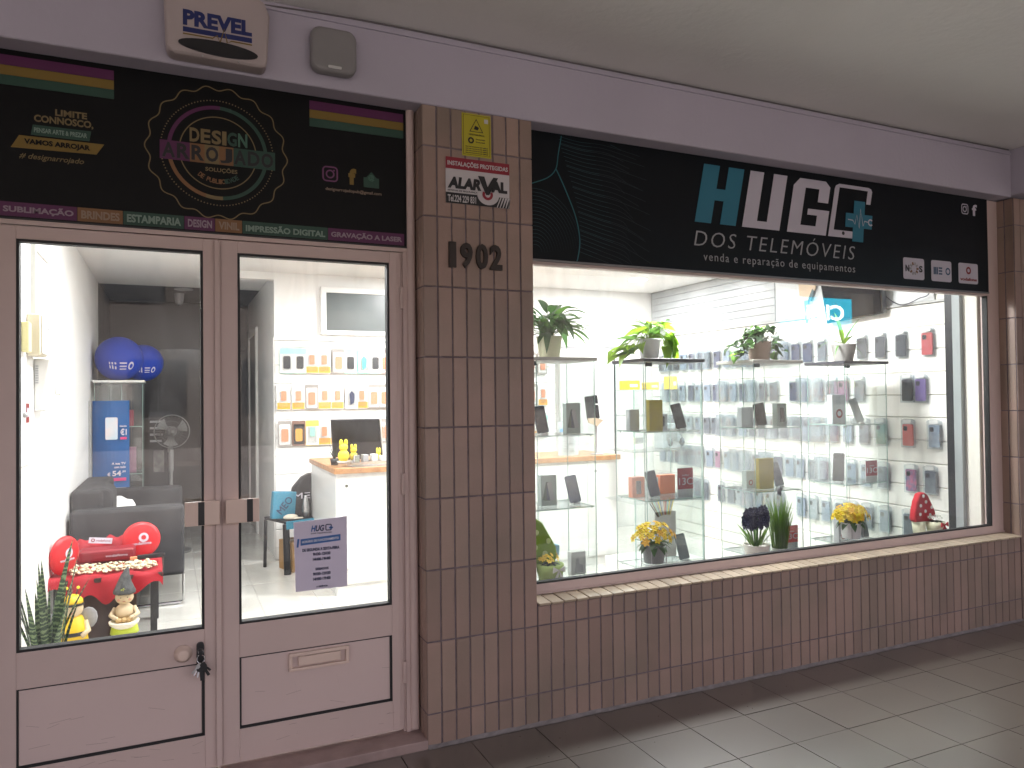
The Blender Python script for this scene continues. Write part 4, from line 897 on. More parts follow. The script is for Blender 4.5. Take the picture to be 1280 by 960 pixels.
for i, (x, y, s) in enumerate(((.165, 2.44, 1.25), (.245, 2.47, .95), (.43, 2.47, .7))):
    t = thing('yellow_figurine', ('big yellow rabbit shaped figurine on the counter corner', 'smaller yellow rabbit figurine just behind the big one', 'tiny yellow figurine before the till monitor')[i], 'figurine', (x, y, 1.005), group='yellow figurines on the counter')
    b = MB().ball((0, 0, .035*s), .034*s, .026*s, .036*s).ball((0, 0, .085*s), .026*s, .022*s, .024*s); b.build('body', YT, t, smooth=True)
    for q in (-1, 1): MB().ball((q*.014*s, 0, .112*s), .0115*s, .009*s, .020*s, M=Matrix.Rotation(0, 4, 'Y')).build('ear', YT, t, smooth=True)
    bx('stand', (-.035*s, .035*s, -.025, .025, -.002, .006), WPLAS, t)
cm_ = thing('card_terminal', 'dark card terminal standing upright on the counter', 'terminal', (.545, 2.43, .968+.037), rz=.1)
MB().box(-.032, .032, -.012, .012, 0, .10).build('body', BLACK, cm_, bevel=.005); bx('display', (-.024, .024, -.0135, -.012, .06, .088), mat('lcd', (.15, .19, .2), .2), cm_)
for k in range(3): bx('key_row', (-.024, .024, -.0135, -.012, .012+k*.014, .020+k*.014), GREY, cm_)
cup = thing('pen_cup', 'small steel spray bottle at the window side of the till', 'bottle', (.66, 2.47, .968+.0))
MB().lathe([(.02, 0), (.02, .07), (.008, .09), (.008, .11)], 16).build('bottle', CHROME, cup, smooth=True); MB().lathe([(.010, .11), (.010, .125)], 12).build('cap', BLACK, cup)
# notice on the counter seen through the first vitrine
nt_ = thing('counter_notice', 'clear acrylic stand with a blue banded notice on the counter', 'notice', (2.02, 2.42, .968))
bx('acrylic', (-.10, .10, 0, .006, 0, .29), glass('case_acrylic', (.93, .96, .97), .06), nt_); bx('paper', (-.095, .095, .0065, .008, .005, .285), WP, nt_)
bx('band', (-.08, .08, -.0025, -.0005, .20, .225), mat('notice_blue', (.16, .35, .62), .5), nt_)
for k in range(7): bx('line', (-.05, .05, -.002, -.0005, .04+k*.02, .046+k*.02), GREY, nt_)
tb = thing('counter_tablet', 'black tablet screen on a stand at the counter end', 'tablet', (2.31, 2.45, .968))
MB().prism(rrect(-.06, .06, .30, .50, .01), -.012, 0, M=Matrix.Rotation(-.12, 4, 'Y')).build('screen', BLACK, tb); MB().prism(rrect(-.02, .03, .42, .43, .003), -.0142, -.013).build('mark', WPLAS, tb); MB().tube([(0, .01, 0), (0, .01, .31)], .008, 8).build('pole', GREY, tb); MB().lathe([(.06, 0), (.06, .008), (.01, .012)], 20).build('base', GREY, tb)
MB().prism([(-.09, .27), (-.01, .24), (.05, .29), (-.03, .31), (-.10, .305)], -.03, -.012).build('paper_hand_sticker', mat('cardboard_tan', (.55, .42, .30), .7), tb)
# glass show counter behind second vitrine
gc = thing('glass_counter', 'low glass show counter with boxed headphones behind the second vitrine', 'display case', (2.62, 2.08, FZ))
for z in (.62, 1.02, 1.30, 1.50): bx('glass_shelf', (-.35, .30, -.25, .2, z-FZ, z-FZ+.008), VGL, gc)
for x in (-.35, .295): bx('post', (x, x+.008, -.25, -.24, 0, 1.45), VEDGE, gc)
bx('plinth', (-.35, .30, -.24, .2, 0, .09), WC, gc)
bx('front_glass', (-.34, .29, -.252, -.247, .10, 1.44), VGL, gc)
for i, (x, z, w, h, m_, s) in enumerate(((2.38, 1.508, .12, .075, YT, 'yellow gift box lying on the glass show counter'), (2.58, 1.508, .09, .06, PY_, 'pale yellow soft parcel beside the gift box'), (2.78, 1.508, .05, .11, PY_, 'upright yellow carton on the glass show counter end'),
        (2.42, 1.03, .14, .16, WP, 'white headphone carton on the upper show shelf'), (2.74, 1.03, .18, .20, mat('box_silver', (.5, .53, .56), .4), 'silver headphone carton on the upper show shelf'))):
    t = thing('gift_box', s, 'box', (x, 2.05, z)); MB().box(-w/2, w/2, -.06, .06, 0, h).build('carton', m_, t, bevel=.004, seg=1)
    bx('label_band', (-w*.3, w*.3, -.0615, -.0602, h*.3, h*.6), WPLAS if m_ in (YT, PY_) else GREY, t)
hp = thing('headphones', 'over ear headphones standing on the show shelf', 'headphones', (2.74, 1.93, 1.03))
MB().tube([(.06*math.cos(R(a)), 0, .07+.075*math.sin(R(a))) for a in range(0, 181, 15)], .006, 8).build('headband', GREY, hp)
for q in (-1, 1): MB().ball((q*.058, 0, .055), .016, .03, .036).build('ear_cup', CB, hp, smooth=True)
# ================================================================== TV, cable, ornament on the upper wall
tvw = thing('television', 'black wall television tilted down at the top of the shop window', 'television', (3.7, 1.05, 2.25))
P1 = Vector((3.760, 0.808, 2.040)); P2 = Vector((3.760, 1.321, 2.012)); T1 = Vector((3.62, .72, 2.62)); T2 = Vector((3.60, 1.285, 2.62))
n_ = (P2-P1).cross(T1-P1).normalized(); n_ = n_ if n_.x < 0 else -n_
b = MB(tvw.location); b.add([P1, P2, T2, T1]+[p-n_*.045 for p in (P1, P2, T2, T1)], [(0,1,2,3),(7,6,5,4),(0,4,5,1),(1,5,6,2),(2,6,7,3),(3,7,4,0)]); b.build('casing', BLACKG, tvw, bevel=.004)
c = (P1+P2+T1+T2)/4; q = lambda p: c+(p-c)*.955+n_*.002
MB(tvw.location).add([q(P1), q(P2), q(T2), q(T1)], [(0,1,2,3)]).build('screen', mat('tv_screen', (.006, .007, .009), .28, spec=.3), tvw)
MB(tvw.location).tube([c-n_*.05, (XR-.02, c.y, c.z+.02)], .02, 10).build('bracket', BLACK, tvw)
cbl = MB().tube(catm([Vector((3.800, 0.877, 2.239)), Vector((3.800, 0.778, 2.138)), Vector((3.800, 0.674, 2.090)), Vector((3.800, 0.548, 2.121)), Vector((3.800, 0.462, 2.160)), Vector((3.80,.40,2.40))], 6), .0035, 6).build('power_cable', mat('cable_dark', (.05, .05, .07), .5)); solo(cbl, 'thin dark cable looping from the television to the wall end', 'cable')
orn = thing('hanging_ornament', 'tan and blue paper ornament stuck high on the wall between the louvres and the television', 'ornament', (XR-.03, 1.55, 2.25), rz=-math.pi/2)
MB().prism([(-.10, .14), (-.09, .02), (-.045, -.02), (.0, -.02), (.03, .03), (.075, .06), (.10, .16), (.09, .30), (-.08, .30)], -.02, -.008).build('tan_card', mat('cardboard_tan', (.55, .42, .30), .7, var=.3, scale=20), orn, bevel=.003)
MB().prism([(-.04, -.02), (.0, -.02), (-.01, -.17), (-.022, -.21), (-.035, -.17)], -.018, -.008).build('blue_streamer', mat('ornament_blue', (.20, .38, .48), .6), orn); MB().prism([(.01, .0), (.05, .07), (.065, .05), (.03, -.03)], -.022, -.008).build('dark_strip', mat('ornament_dark', (.08, .12, .13), .6), orn)
# ================================================================== vitrines
VT = mat('vitrine_grey', (.34, .34, .31), .4); VTB = mat('vitrine_black', (.02, .022, .03), .4)
SZ = (.43, .84, 1.247)
def vitrine(x0, x1, y0, y1, topm, label, zt=1.662, z0=FZ, doorx=.62):
    t = thing('glass_vitrine', label, 'vitrine', ((x0+x1)/2, (y0+y1)/2, z0), group='tall glass vitrines')
    O = t.location; e = .004
    bx('top_board', (x0-.012, x1+.012, y0-.012, y1+.012, zt, zt+.020), topm, t, O, bevel=.002)
    bx('base_board', (x0-.01, x1+.01, y0-.01, y1+.01, z0, z0+.05), topm, t, O, bevel=.002)
    def pane(nm, a, b, c, d, ax):
        # pane with green edges: faces glass, thin sides edge colour
        mb = MB(O).box(a, b, c, d, z0+.051, zt-.001)
        for i in range(6): mb.m[i] = 1
        big = (3, 5) if ax == 'x' else (2, 4)
        for i in big: mb.m[i] = 0
        return mb.build(nm, [VGL, VEDGE], t)
    pane('glass_panel', x0, x0+e, y0+.001, y1-.001, 'x'); pane('glass_panel', x1-e, x1, y0+.001, y1-.001, 'x')
    pane('glass_panel', x0+e+.001, x1-e-.001, y1-e, y1, 'y')
    pane('glass_door', x0+e+.002, x1-e-.002, y0, y0+e, 'y')
    for z in SZ:
        mb = MB(O).box(x0+.008, x1-.008, y0+.010, y1-.008, z-.006, z); mb.m = [0, 0, 1, 1, 1, 1]; mb.build('glass_shelf', [VGL, VEDGE], t)
        for xx in (x0+.010, x1-.016):
            for yy in (y0+.03, y1-.04): bx('shelf_pin', (xx, xx+.006, yy, yy+.006, z-.014, z-.0065), CHROME, t, O)
    for z in (zt-.028, z0+.056): bx('hinge', (x0+.006, x0+.05, y0-.006, y0+.012, z, z+.024), mat('hinge_dark', (.06, .07, .07), .3, metal=.7), t, O, bevel=.002)
    xm = x0+(x1-x0)*.5
    bx('back_profile', (xm-.002, xm+.002, y1-.009, y1-.005, z0+.051, zt-.001), VEDGE, t, O)
    return t
V1, V2, V3, V4 = (.80, 1.222), (1.562, 1.983), (2.385, 2.785), (3.180, 3.585)
vitrine(*V1, .65, .98, VT, 'tall glass vitrine with grey top under the peace lily')
vitrine(*V2, .65, .98, VTB, 'tall glass vitrine with black top under the bright trailing pothos')
vitrine(*V3, .65, .98, VT, 'tall glass vitrine with grey top under the dark trailing plant in a brown pot')
vitrine(*V4, .65, .98, VTB, 'tall glass vitrine with black top under the agave like plant beside the phone case rack')
# phones leaning on little stands, boxes, price cards
PHB = [mat('phone_black', (.012, .014, .018), .12, coat=.6), mat('phone_blue', (.02, .05, .11), .15, coat=.6, col2=(.01, .02, .04), scale=4), mat('phone_grey', (.10, .13, .14), .2, coat=.5), mat('phone_silver', (.35, .38, .38), .25, coat=.4)]
def phone(x, y, z, m_, label, h=.158, w=.075, lean=.22, rz=0, face=None, roll_=-.0):
    t = thing('display_phone', label, 'phone', (x, y, z), rz=rz, group='phones on display in the vitrines')
    M = Matrix.Translation((0, 0, .008)) @ Matrix.Rotation(roll_, 4, 'Y') @ Matrix.Rotation(-lean, 4, 'X')
    MB().prism(rrect(-w/2, w/2, 0, h, .009), -.004, .004, M=M).build('body', m_, t, bevel=.0012, seg=1)
    MB().prism(rrect(-w/2+.004, w/2-.004, .004, h-.004, .006), -.0046, -.0041, M=M).build('screen', face or BLACKG, t)
    MB().add([(-.02, .005, .0), (.02, .005, .0), (0, .07, .0), (-.012, .03, .10), (.012, .03, .10)], [(0,1,4,3),(1,2,4),(2,0,3),(2,3,4),(0,2,1)]).build('stand', mat('acrylic_stand', (.6, .62, .62), .2), t)
    MB().box(-.022, .022, -.016, .0, 0, .009).build('stand_lip', mat('acrylic_stand', (.6, .62, .62), .2), t)
    return t
def carton(x, y, z, w, h, m_, label, d=.045, pic=None, txt=None, rz=0, tcol=None, name='phone_box', cat='box'):
    t = thing(name, label, cat, (x, y, z), rz=rz); MB().box(-w/2, w/2, -d/2, d/2, .0005, h).build('carton', m_, t, bevel=.002, seg=1)
    if pic == 'phones':
        for dx, an, mm in ((-.16, .22, GRN), (.10, -.2, GREY), (-.02, .02, PHB[1])):
            MB().prism(rrect(-w*.14, w*.14, -h*.30, h*.30, .005), -d/2-.002, -d/2-.0005, M=Matrix.Translation((w*dx, -.0006*dx*10, h*.48)) @ Matrix.Rotation(an, 4, 'Y')).build('picture', mm, t)
    if pic == 'slab': MB().prism(rrect(-w*.2, w*.2, h*.18, h*.82, .006), -d/2-.002, -d/2-.0005).build('picture', PHB[0], t)
    if pic == 'camera': MB().prism([(-w*.25, h*.1), (w*.32, h*.1), (w*.28, h*.42), (w*.05, h*.46), (0, h*.72), (-w*.16, h*.72)], -d/2-.002, -d/2-.0005).build('picture', GREY, t)
    if pic == 'dot':
        vs, fs = ring(h*.09, h*.16, 0, h*.35, -d/2-.001, 18); MB().add(vs, fs).build('picture', RED, t)
    if txt: text(txt, -w*.34, w*.34, h*.40, h*.62, -d/2-.001, tcol or WHITE, t, off=(0, 0, 0))
    return t
BSG = mat('box_silver', (.5, .53, .56), .4); BGR = mat('box_greygreen', (.30, .36, .34), .4); BY = mat('box_mustard', (.42, .33, .03), .4, var=.15, scale=40); BO = mat('box_orange', (.78, .22, .10), .5); BR = mat('price_card_red', (.30, .012, .035), .5); BRL = mat('price_card_bright', (.66, .06, .06), .5)
S3, S2, S1 = SZ
phone(.965, .80, S1, PHB[1], 'dark blue phone leaning at the pillar end of the first vitrine, upper shelf', roll_=-.10)
carton(1.150, .80, S1, .095, .178, BGR, 'grey phone carton picturing green phones on the upper shelf of the first vitrine', pic='phones')
carton(.985, .80, S2, .100, .175, BGR, 'grey phone carton picturing phones on the middle shelf of the first vitrine', pic='phones'); 
phone(1.160, .78, S2, PHB[1], 'black and blue phone leaning on the middle shelf of the first vitrine', roll_=-.12, face=mat('screen_blue', (.015, .035, .07), .1, coat=.6, col2=(.015, .016, .018), scale=9))
carton(1.172, .80, S3, .098, .132, mat('box_pale', (.52, .52, .50), .4), 'small pale carton picturing a grey camera on the lowest visible shelf of the first vitrine', pic='camera')
flatcard = carton(.97, .80, S3+.10, .06, .05, mat('card_dark', (.06, .07, .07), .4), 'tiny dark gadget card low in the first vitrine'); carton(1.05, .86, S3+.11, .06, .06, mat('card_sky', (.20, .45, .60), .4), 'pale blue gadget card low in the first vitrine')
for o, z in ((flatcard, S3),): pass
carton(1.700, .76, S1, .098, .188, BY, 'mustard yellow carton on the upper shelf of the second vitrine', txt=None)
phone(1.935, .80, S1, PHB[0], 'black phone with a glossy picture on the upper shelf of the second vitrine', roll_=-.15, face=mat('screen_grey', (.10, .11, .11), .12, coat=.6, col2=(.01, .01, .012), scale=14))
carton(1.625, .88, S1, .07, .13, BSG, 'small silvery carton behind the corner of the second vitrine'); carton(1.86, .92, S1, .08, .10, BSG, 'low silvery carton behind the glossy phone in the second vitrine', pic='slab')
carton(1.620, .84, S2, .090, .125, BO, 'orange headset carton at the corner of the second vitrine, middle shelf', pic='slab'); carton(1.880, .90, S2, .115, .120, BO, 'orange headset carton behind the red card of the second vitrine')
phone(1.710, .77, S2, PHB[2], 'grey green phone on the middle shelf of the second vitrine between the orange cartons', roll_=-.13, face=PHB[0])
carton(1.76, .88, S2, .07, .11, BSG, 'silvery carton behind the grey green phone in the second vitrine')
def price(x, y, z, w, h, m_, label, words='13C'):
    t = thing('price_card', label, 'price card', (x, y, z)); MB().box(-w/2, w/2, -.002, .002, .0, h).build('acrylic_back', mat('acrylic_card', (.55, .56, .56), .25), t)
    MB().box(-w/2, w/2, -.004, -.0025, h*.28, h*.98).build('printed_card', m_, t)
    text(words, -w*.42, w*.45, h*.42, h*.66, -.0043, SWH, t, off=(0, 0, 0), bold=.0); text('redmi', -w*.2, w*.2, h*.72, h*.78, -.0043, SWH, t, off=(0, 0, 0))
    MB().box(-w/2, w/2, -.004, .03, .0, .003).build('foot', VGL, t); return t
price(1.878, .70, S2, .115, .180, BR, 'dark red price card on the middle shelf of the second vitrine')
phone(1.945, .80, S3, PHB[2], 'plain grey phone on the low shelf of the second vitrine', roll_=-.12, face=PHB[2])
fan_ = thing('swatch_fan', 'fan of thin coloured charging cables under the middle shelf of the second vitrine', 'cables', (1.88, .93, .66))
for k in range(13):
    an = -.62+k*.078; MB().tube([(.0+math.sin(an)*.10, 0, math.cos(an)*.06-.02), (math.sin(an)*.26*.8, 0, math.cos(an)*.17-.02)], .0032, 5, M=Matrix.Translation((.02, 0, 0))).build('cable', (DG, YEL, MN, GREY, YT, CL, WPLAS, ORS, CR, MN, YT, GREY, PY_)[k], fan_)
MB().box(-.06, .10, .004, .008, -.23, .06).build('card_back', WPLAS, fan_)
carton(2.50, .86, S1, .10, .13, BSG, 'silvery carton at the corner of the third vitrine, upper shelf')
phone(2.585, .80, S1, PHB[2], 'grey phone leaning sideways on the upper shelf of the third vitrine', rz=-.9, roll_=-.2, lean=.35)
carton(2.742, .80, S1, .085, .152, BGR, 'grey carton with a dark phone picture on the upper shelf of the third vitrine', pic='slab')
carton(2.580, .78, S2, .125, .200, BY, 'mustard yellow carton on the middle shelf of the third vitrine'); carton(2.500, .84, S2, .07, .118, BGR, 'small grey carton with a red dot beside the mustard carton', pic='dot')
phone(2.735, .80, S2, PHB[2], 'dark phone with a light logo on the middle shelf of the third vitrine', roll_=-.15, face=mat('screen_logo', (.05, .06, .065), .15, col2=(.2, .21, .2), scale=25))
price(2.745, .72, S3+.01, .115, .155, BRL, 'bright red price card low in the third vitrine beside the tall grass')
carton(3.335, .86, S1, .135, .205, BSG, 'silvery carton with a red dot at the corner of the fourth vitrine', pic='dot')
phone(3.50, .80, S1, PHB[3], 'silver phone leaning on the upper shelf of the fourth vitrine', roll_=-.22, h=.175, face=PHB[3])
phone(3.27, .80, S2, PHB[0], 'thin dark phone seen edge on in the fourth vitrine', rz=-1.0, h=.20, lean=.3)
price(3.49, .71, S2, .112, .150, BR, 'dark red price card on the middle shelf of the fourth vitrine')
carton(3.22, .74, S3+.0, .09, .17, BSG, 'pale carton with a red dot low in the fourth vitrine behind the yellow flowers', pic='dot')
phone(3.525, .80, S3, PHB[2], 'dark grey phone on the low shelf of the fourth vitrine', h=.135, face=PHB[2])
# small hook ornament by the mushroom
hk = MB().tube(catm([(.735, .55, .905), (.722, .55, .900), (.716, .55, .885), (.728, .55, .872), (.732, .55, .858)], 5), .0035, 6).build('wire_hook', BLACK); solo(hk, 'small black wire hook above the green mushroom', 'hook')
# ================================================================== plants
def leafmesh(L, w, droop, fold=.25, n=7, twist=0, tipw=.0, wave=0):
    """leaf growing from the origin along +x, rising then bending down"""
    vs = []; fs = []
    for i in range(n+1):
        t = i/n; ww_ = w*(math.sin(math.pi*min(1, t**.75))**.8)*(1-.15*t)+.0004
        x = L*t*math.cos(droop*t*.6); z = -L*droop*t*t*.55
        ww_ *= .5
        tw = twist*t
        for s in (-1, 0, 1):
            yy = s*ww_*math.cos(tw); zz = z+abs(s)*ww_*fold+s*ww_*math.sin(tw)+wave*math.sin(7*t+s)*w*.1
            vs.append((x, yy, zz))
    for i in range(n):
        for s in (0, 1): a = i*3+s; fs.append((a, a+1, a+4, a+3))
    return vs, fs
def leafmat(name, c1, c2, rough=.42):
    m = mat(name, c1, rough, col2=c2, var=.1, scale=18, rand=.25)
    b = m.node_tree.nodes['Principled BSDF']; b.inputs['Subsurface Weight'].default_value = .0
    # thin translucent leaf
    n = m.node_tree; out = [x for x in n.nodes if x.type == 'OUTPUT_MATERIAL'][0]; tl_ = n.nodes.new('ShaderNodeBsdfTranslucent'); ms = n.nodes.new('ShaderNodeMixShader'); ms.inputs[0].default_value = .35
    tl_.inputs[0].default_value = (c1[0]*1.3, c1[1]*1.3, c1[2]*.8, 1)
    n.links.new(b.outputs[0], ms.inputs[1]); n.links.new(tl_.outputs[0], ms.inputs[2]); n.links.new(ms.outputs[0], out.inputs[0]); return m
LF_D = leafmat('leaf_dark', (.045, .12, .04), (.02, .06, .02)); LF_L = leafmat('leaf_lime', (.25, .42, .05), (.15, .30, .03)); LF_M = leafmat('leaf_mid', (.10, .22, .06), (.05, .13, .03)); LF_K = leafmat('leaf_deep', (.016, .040, .014), (.010, .025, .010)); LF_G = leafmat('leaf_grass', (.13, .24, .05), (.05, .12, .03))
def pot(t, r, h, m_, taper=.8, n=32, lip=.0):
    MB().lathe([(r*taper, 0), (r*(taper+.12*(1-taper)), h*.15), (r*.99, h*.93), (r, h), (r*.92, h), (r*.90, h*.9)], n, cap=False).add([(r*taper*math.cos(2*math.pi*i/n), r*taper*math.sin(2*math.pi*i/n), .0005) for i in range(n)], [list(range(n))]).build('pot', m_, t, smooth=True); pt_ = t.children[-1] if t.children else None
    so_ = MB().add([(r*.905*math.cos(2*math.pi*i/20), r*.905*math.sin(2*math.pi*i/20), h*.88) for i in range(20)], [list(range(20))]).build('soil', SOIL, [c for c in t.children if c.name.startswith('pot')][0] if [c for c in t.children if c.name.startswith('pot')] else t)
def put_leaf(t, base, az, el, L, w, m_, droop=.8, fold=.25, twist=0, wave=0, name='leaf', n=7):
    vs, fs = leafmesh(L, w, droop, fold, n, twist, wave=wave)
    o = MB().add(vs, fs).build(name, m_, t, smooth=True); o.location = base
    o.rotation_euler = (0, -el, az); return o
rg = random.Random(12)
# 1 peace lily
t = thing('peace_lily', 'dark green peace lily in a cream pot on the first vitrine', 'potted plant', (1.005, .79, 1.6825))
pot(t, .075, .125, mat('pot_cream', (.60, .60, .40), .45), .78)
for k in range(74):
    az = k*2.4+rg.uniform(-.3, .3); el = rg.uniform(-.35, 1.4); hh = rg.uniform(.05, .15)*(.5+.5*math.sin(el)); r = .02+.10*math.cos(el)*rg.uniform(.3, 1)
    b = Vector((r*math.cos(az), r*math.sin(az), .12+hh)); 
    MB().tube(catm([(0, 0, .11), (b.x*.4, b.y*.4, .11+hh*.7), tuple(b)], 4), .0022, 5).build('stem', LF_M, t)
    put_leaf(t, b, az, el*.75, rg.uniform(.13, .20), rg.uniform(.040, .062), LF_D if k % 5 else LF_M, droop=rg.uniform(.5, 1.3), twist=rg.uniform(-.4, .4))
# 2 pothos
t = thing('pothos', 'lime green pothos trailing from a pale grey pot on the second vitrine', 'potted plant', (1.735, .85, 1.6825))
pot(t, .074, .13, mat('pot_palegrey', (.50, .50, .50), .5, var=.1), .72)
def heart(L, w, droop=.5):
    prof = [(0, .0), (-.10, .34), (.05, .50), (.3, .48), (.6, .30), (.85, .10), (1.0, .0)]
    vs = []; fs = []
    for t_, s in prof: 
        x = L*t_; z = -L*droop*max(t_, 0)**2*.6
        vs += [(x, -w*s, z+w*s*.25), (max(x, 0) if t_ < 0 else x, 0, z), (x, w*s, z+w*s*.25)]
    for i in range(len(prof)-1):
        for s in (0, 1): a = i*3+s; fs.append((a, a+1, a+4, a+3))
    return vs, fs
def heart_leaf(t, base, az, el, L, w, m_, droop=.5, rollx=0):
    vs, fs = heart(L, w, droop); o = MB().add(vs, fs).build('leaf', m_, t, smooth=True); o.location = base; o.rotation_euler = (rollx, -el, az); return o
for k in range(46):
    side = rg.random()
    if k < 16:  # trailing to the -x side
        u = k/16; b = Vector((-.06-.20*u, rg.uniform(-.10, .02), .13-.10*u+.05*math.sin(k*2.0))); az = math.pi+rg.uniform(-1.0, 1.0); el = rg.uniform(-.5, .4)
    elif k < 34:
        a = rg.uniform(0, 6.28); r = rg.uniform(.0, .12); b = Vector((r*math.cos(a)+.03, r*math.sin(a), .14+rg.uniform(.0, .09))); az = a+rg.uniform(-.5, .5); el = rg.uniform(-.3, .9)
    else: b = Vector((.07+rg.uniform(0, .09), rg.uniform(-.08, .04), .15-rg.uniform(-.03, .08))); az = rg.uniform(-1.0, .5); el = rg.uniform(-1.3, -.1)
    b.z = max(b.z, .035); MB().tube(catm([(0, 0, .115), (b.x*.5, b.y*.5, max(.14, b.z*.5+.11)), tuple(b)], 4), .002, 5).build('stem', LF_L, t)
    heart_leaf(t, b, az, el, rg.uniform(.085, .135), rg.uniform(.055, .085), LF_L if rg.random() < .7 else LF_M, droop=rg.uniform(.3, 1.1), rollx=rg.uniform(-.5, .5))
# 3 dark trailing plant
t = thing('trailing_plant', 'dark bushy trailing plant in a brown pot on the third vitrine', 'potted plant', (2.575, .80, 1.6825))
pot(t, .078, .125, mat('pot_brown', (.22, .155, .12), .6, var=.15), .82)
for k in range(110):
    if k < 66: u = rg.random(); b = Vector((-.02-.22*u, rg.uniform(-.11, .06), .195-.16*u**1.5+rg.uniform(-.03, .03)))
    elif k < 96: a = rg.uniform(0, 6.28); r = rg.uniform(0, .11); b = Vector((r*math.cos(a), r*math.sin(a), .15+rg.uniform(0, .075)))
    else: b = Vector((.09+rg.uniform(0, .05), rg.uniform(-.08, .02), .09+rg.uniform(-.06, .09)))
    b.z = max(b.z, .022); 
    heart_leaf(t, b, rg.uniform(0, 6.28), rg.uniform(-.9, .5), rg.uniform(.045, .072), rg.uniform(.040, .060), LF_K if rg.random() < .8 else LF_M, droop=rg.uniform(.4, 1.2), rollx=rg.uniform(-.7, .7))
    if k % 4 == 0: MB().tube(catm([(0, 0, .115), (b.x*.5, b.y*.5, .15), tuple(b)], 4), .0018, 5).build('stem', LF_K, t)
for k in range(4): heart_leaf(t, (-.26+.02*k, -.06, .03+.008*k), 2.6+k*.5, .1, .05, .045, LF_L)
# 4 agave like
t = thing('agave_plant', 'small agave like plant with long leaves in a grey concrete pot on the fourth vitrine', 'potted plant', (3.345, .80, 1.6825))
pot(t, .085, .125, mat('pot_concrete', (.27, .265, .25), .8, var=.2, bump=.3), .72)
for az, el, L, w, dr_, m_ in ((2.9, .75, .20, .018, 1.4, LF_M), (3.5, .45, .18, .016, 1.6, LF_M), (1.35, 1.35, .27, .040, .25, LF_L), (-.2, 1.15, .25, .026, .35, LF_M), (.15, .8, .24, .020, .7, LF_D), (-.3, .4, .17, .015, 1.5, LF_M), (4.3, 1.0, .13, .024, .9, LF_L), (2.2, 1.1, .14, .022, .8, LF_M), (5.2, .7, .15, .018, 1.2, LF_M), (-.1, 1.2, .15, .022, .4, LF_D)):
    put_leaf(t, (0, 0, .11), az, el, L, w, m_, droop=dr_, fold=.5, n=10)
# flower pots on the window board
def blossom(t, p, r, m_, core, n=7, nz=None, name='blossom'):
    vs = []; fs = []
    d = (nz or Vector((p[0]*4, p[1]*4, .5))).normalized(); u = d.orthogonal().normalized(); w = d.cross(u); p = Vector(p)
    for i in range(n):
        a = 2*math.pi*i/n; c, s = math.cos(a), math.sin(a); dr = u*c+w*s; tn = -u*s+w*c; k = len(vs)
        vs += [p, p+dr*r*.55+tn*r*.30+d*r*.18, p+dr*r+d*r*.10, p+dr*r*.55-tn*r*.30+d*r*.18]; fs.append((k, k+1, k+2, k+3))
    b = MB().add(vs, fs, 0); b.ball(tuple(p+d*r*.12), r*.2, n=6, mi=1); return b.build(name, [m_, core], t)
YF_ = mat('petal_yellow', (.80, .60, .01), .55, var=.15, scale=60, rand=.12); YO = mat('petal_orange', (.75, .42, .01), .55); 
def wire_stand(t, r, h):
    for k in range(4):
        a = .785+k*1.571; MB().tube([(r*math.cos(a), r*math.sin(a), 0), (r*math.cos(a), r*math.sin(a), h)], .0025, 6).build('leg', GREY, t)
    MB().tube([(r*math.cos(q*.314), r*math.sin(q*.314), h*.35) for q in range(21)], .002, 5).build('stand_ring', GREY, t)
def yellow_pot(x, y, z, potm, label, lift=.055, nfl=36, R_=.085, potr=.062, poth=.095):
    t = thing('yellow_flower_pot', label, 'potted plant', (x, y, z)); wire_stand(t, potr+.004, lift+poth*.95)
    n = 28; MB().lathe([(potr*.85, lift), (potr*.98, lift+poth*.9), (potr, lift+poth), (potr*.9, lift+poth*.93), (potr*.1, lift+poth*.88)], n).build('pot', potm, t, smooth=False)
    for k in range(16):
        a = k*.8; put_leaf(t, (.02*math.cos(a), .02*math.sin(a), lift+poth+.0), a, rg.uniform(-.1, .7), .085, .042, LF_D, droop=1.0)
    for k in range(nfl):
        ph = math.acos(1-1.15*(k+.5)/nfl); a = k*2.399; rr = R_*rg.uniform(.78, 1.22)
        p = (rr*math.sin(ph)*math.cos(a)*1.12, rr*math.sin(ph)*math.sin(a), lift+poth+.035+rr*math.cos(ph)*.80)
        if k % 2 == 0: MB().tube([(p[0]*.2, p[1]*.2, lift+poth), p], .0015, 4).build('stem', LF_M, t)
        blossom(t, p, rg.uniform(.022, .031), YF_ if rg.random() < .8 else YO, YO, n=6, nz=Vector((p[0], p[1]-.03, (p[2]-lift-poth)*.9)))
    return t
POTG = mat('pot_slate', (.17, .19, .19), .6)
yellow_pot(1.360, .30, .522, POTG, 'yellow primrose in a slate grey pot on a wire stand behind the glass')
yellow_pot(2.815, .30, .522, mat('pot_white', (.66, .66, .66), .5), 'yellow chrysanthemum ball in a white pot on a wire stand behind the glass', nfl=64, R_=.080)
t = thing('hyacinth_pot', 'three dark blue hyacinths in a ribbed white pot on the window board', 'potted plant', (2.065, .30, .522))
MB().lathe([(.056, 0), (.060, .012), (.062, .02), (.064, .03), (.068, .045), (.070, .06), (.074, .085), (.068, .085), (.066, .07), (.01, .068)], 28).build('pot', mat('pot_ribbed', (.62, .60, .55), .6), t)
HB = mat('petal_indigo', (.006, .008, .048), .5, rand=.3, var=.2, scale=50)
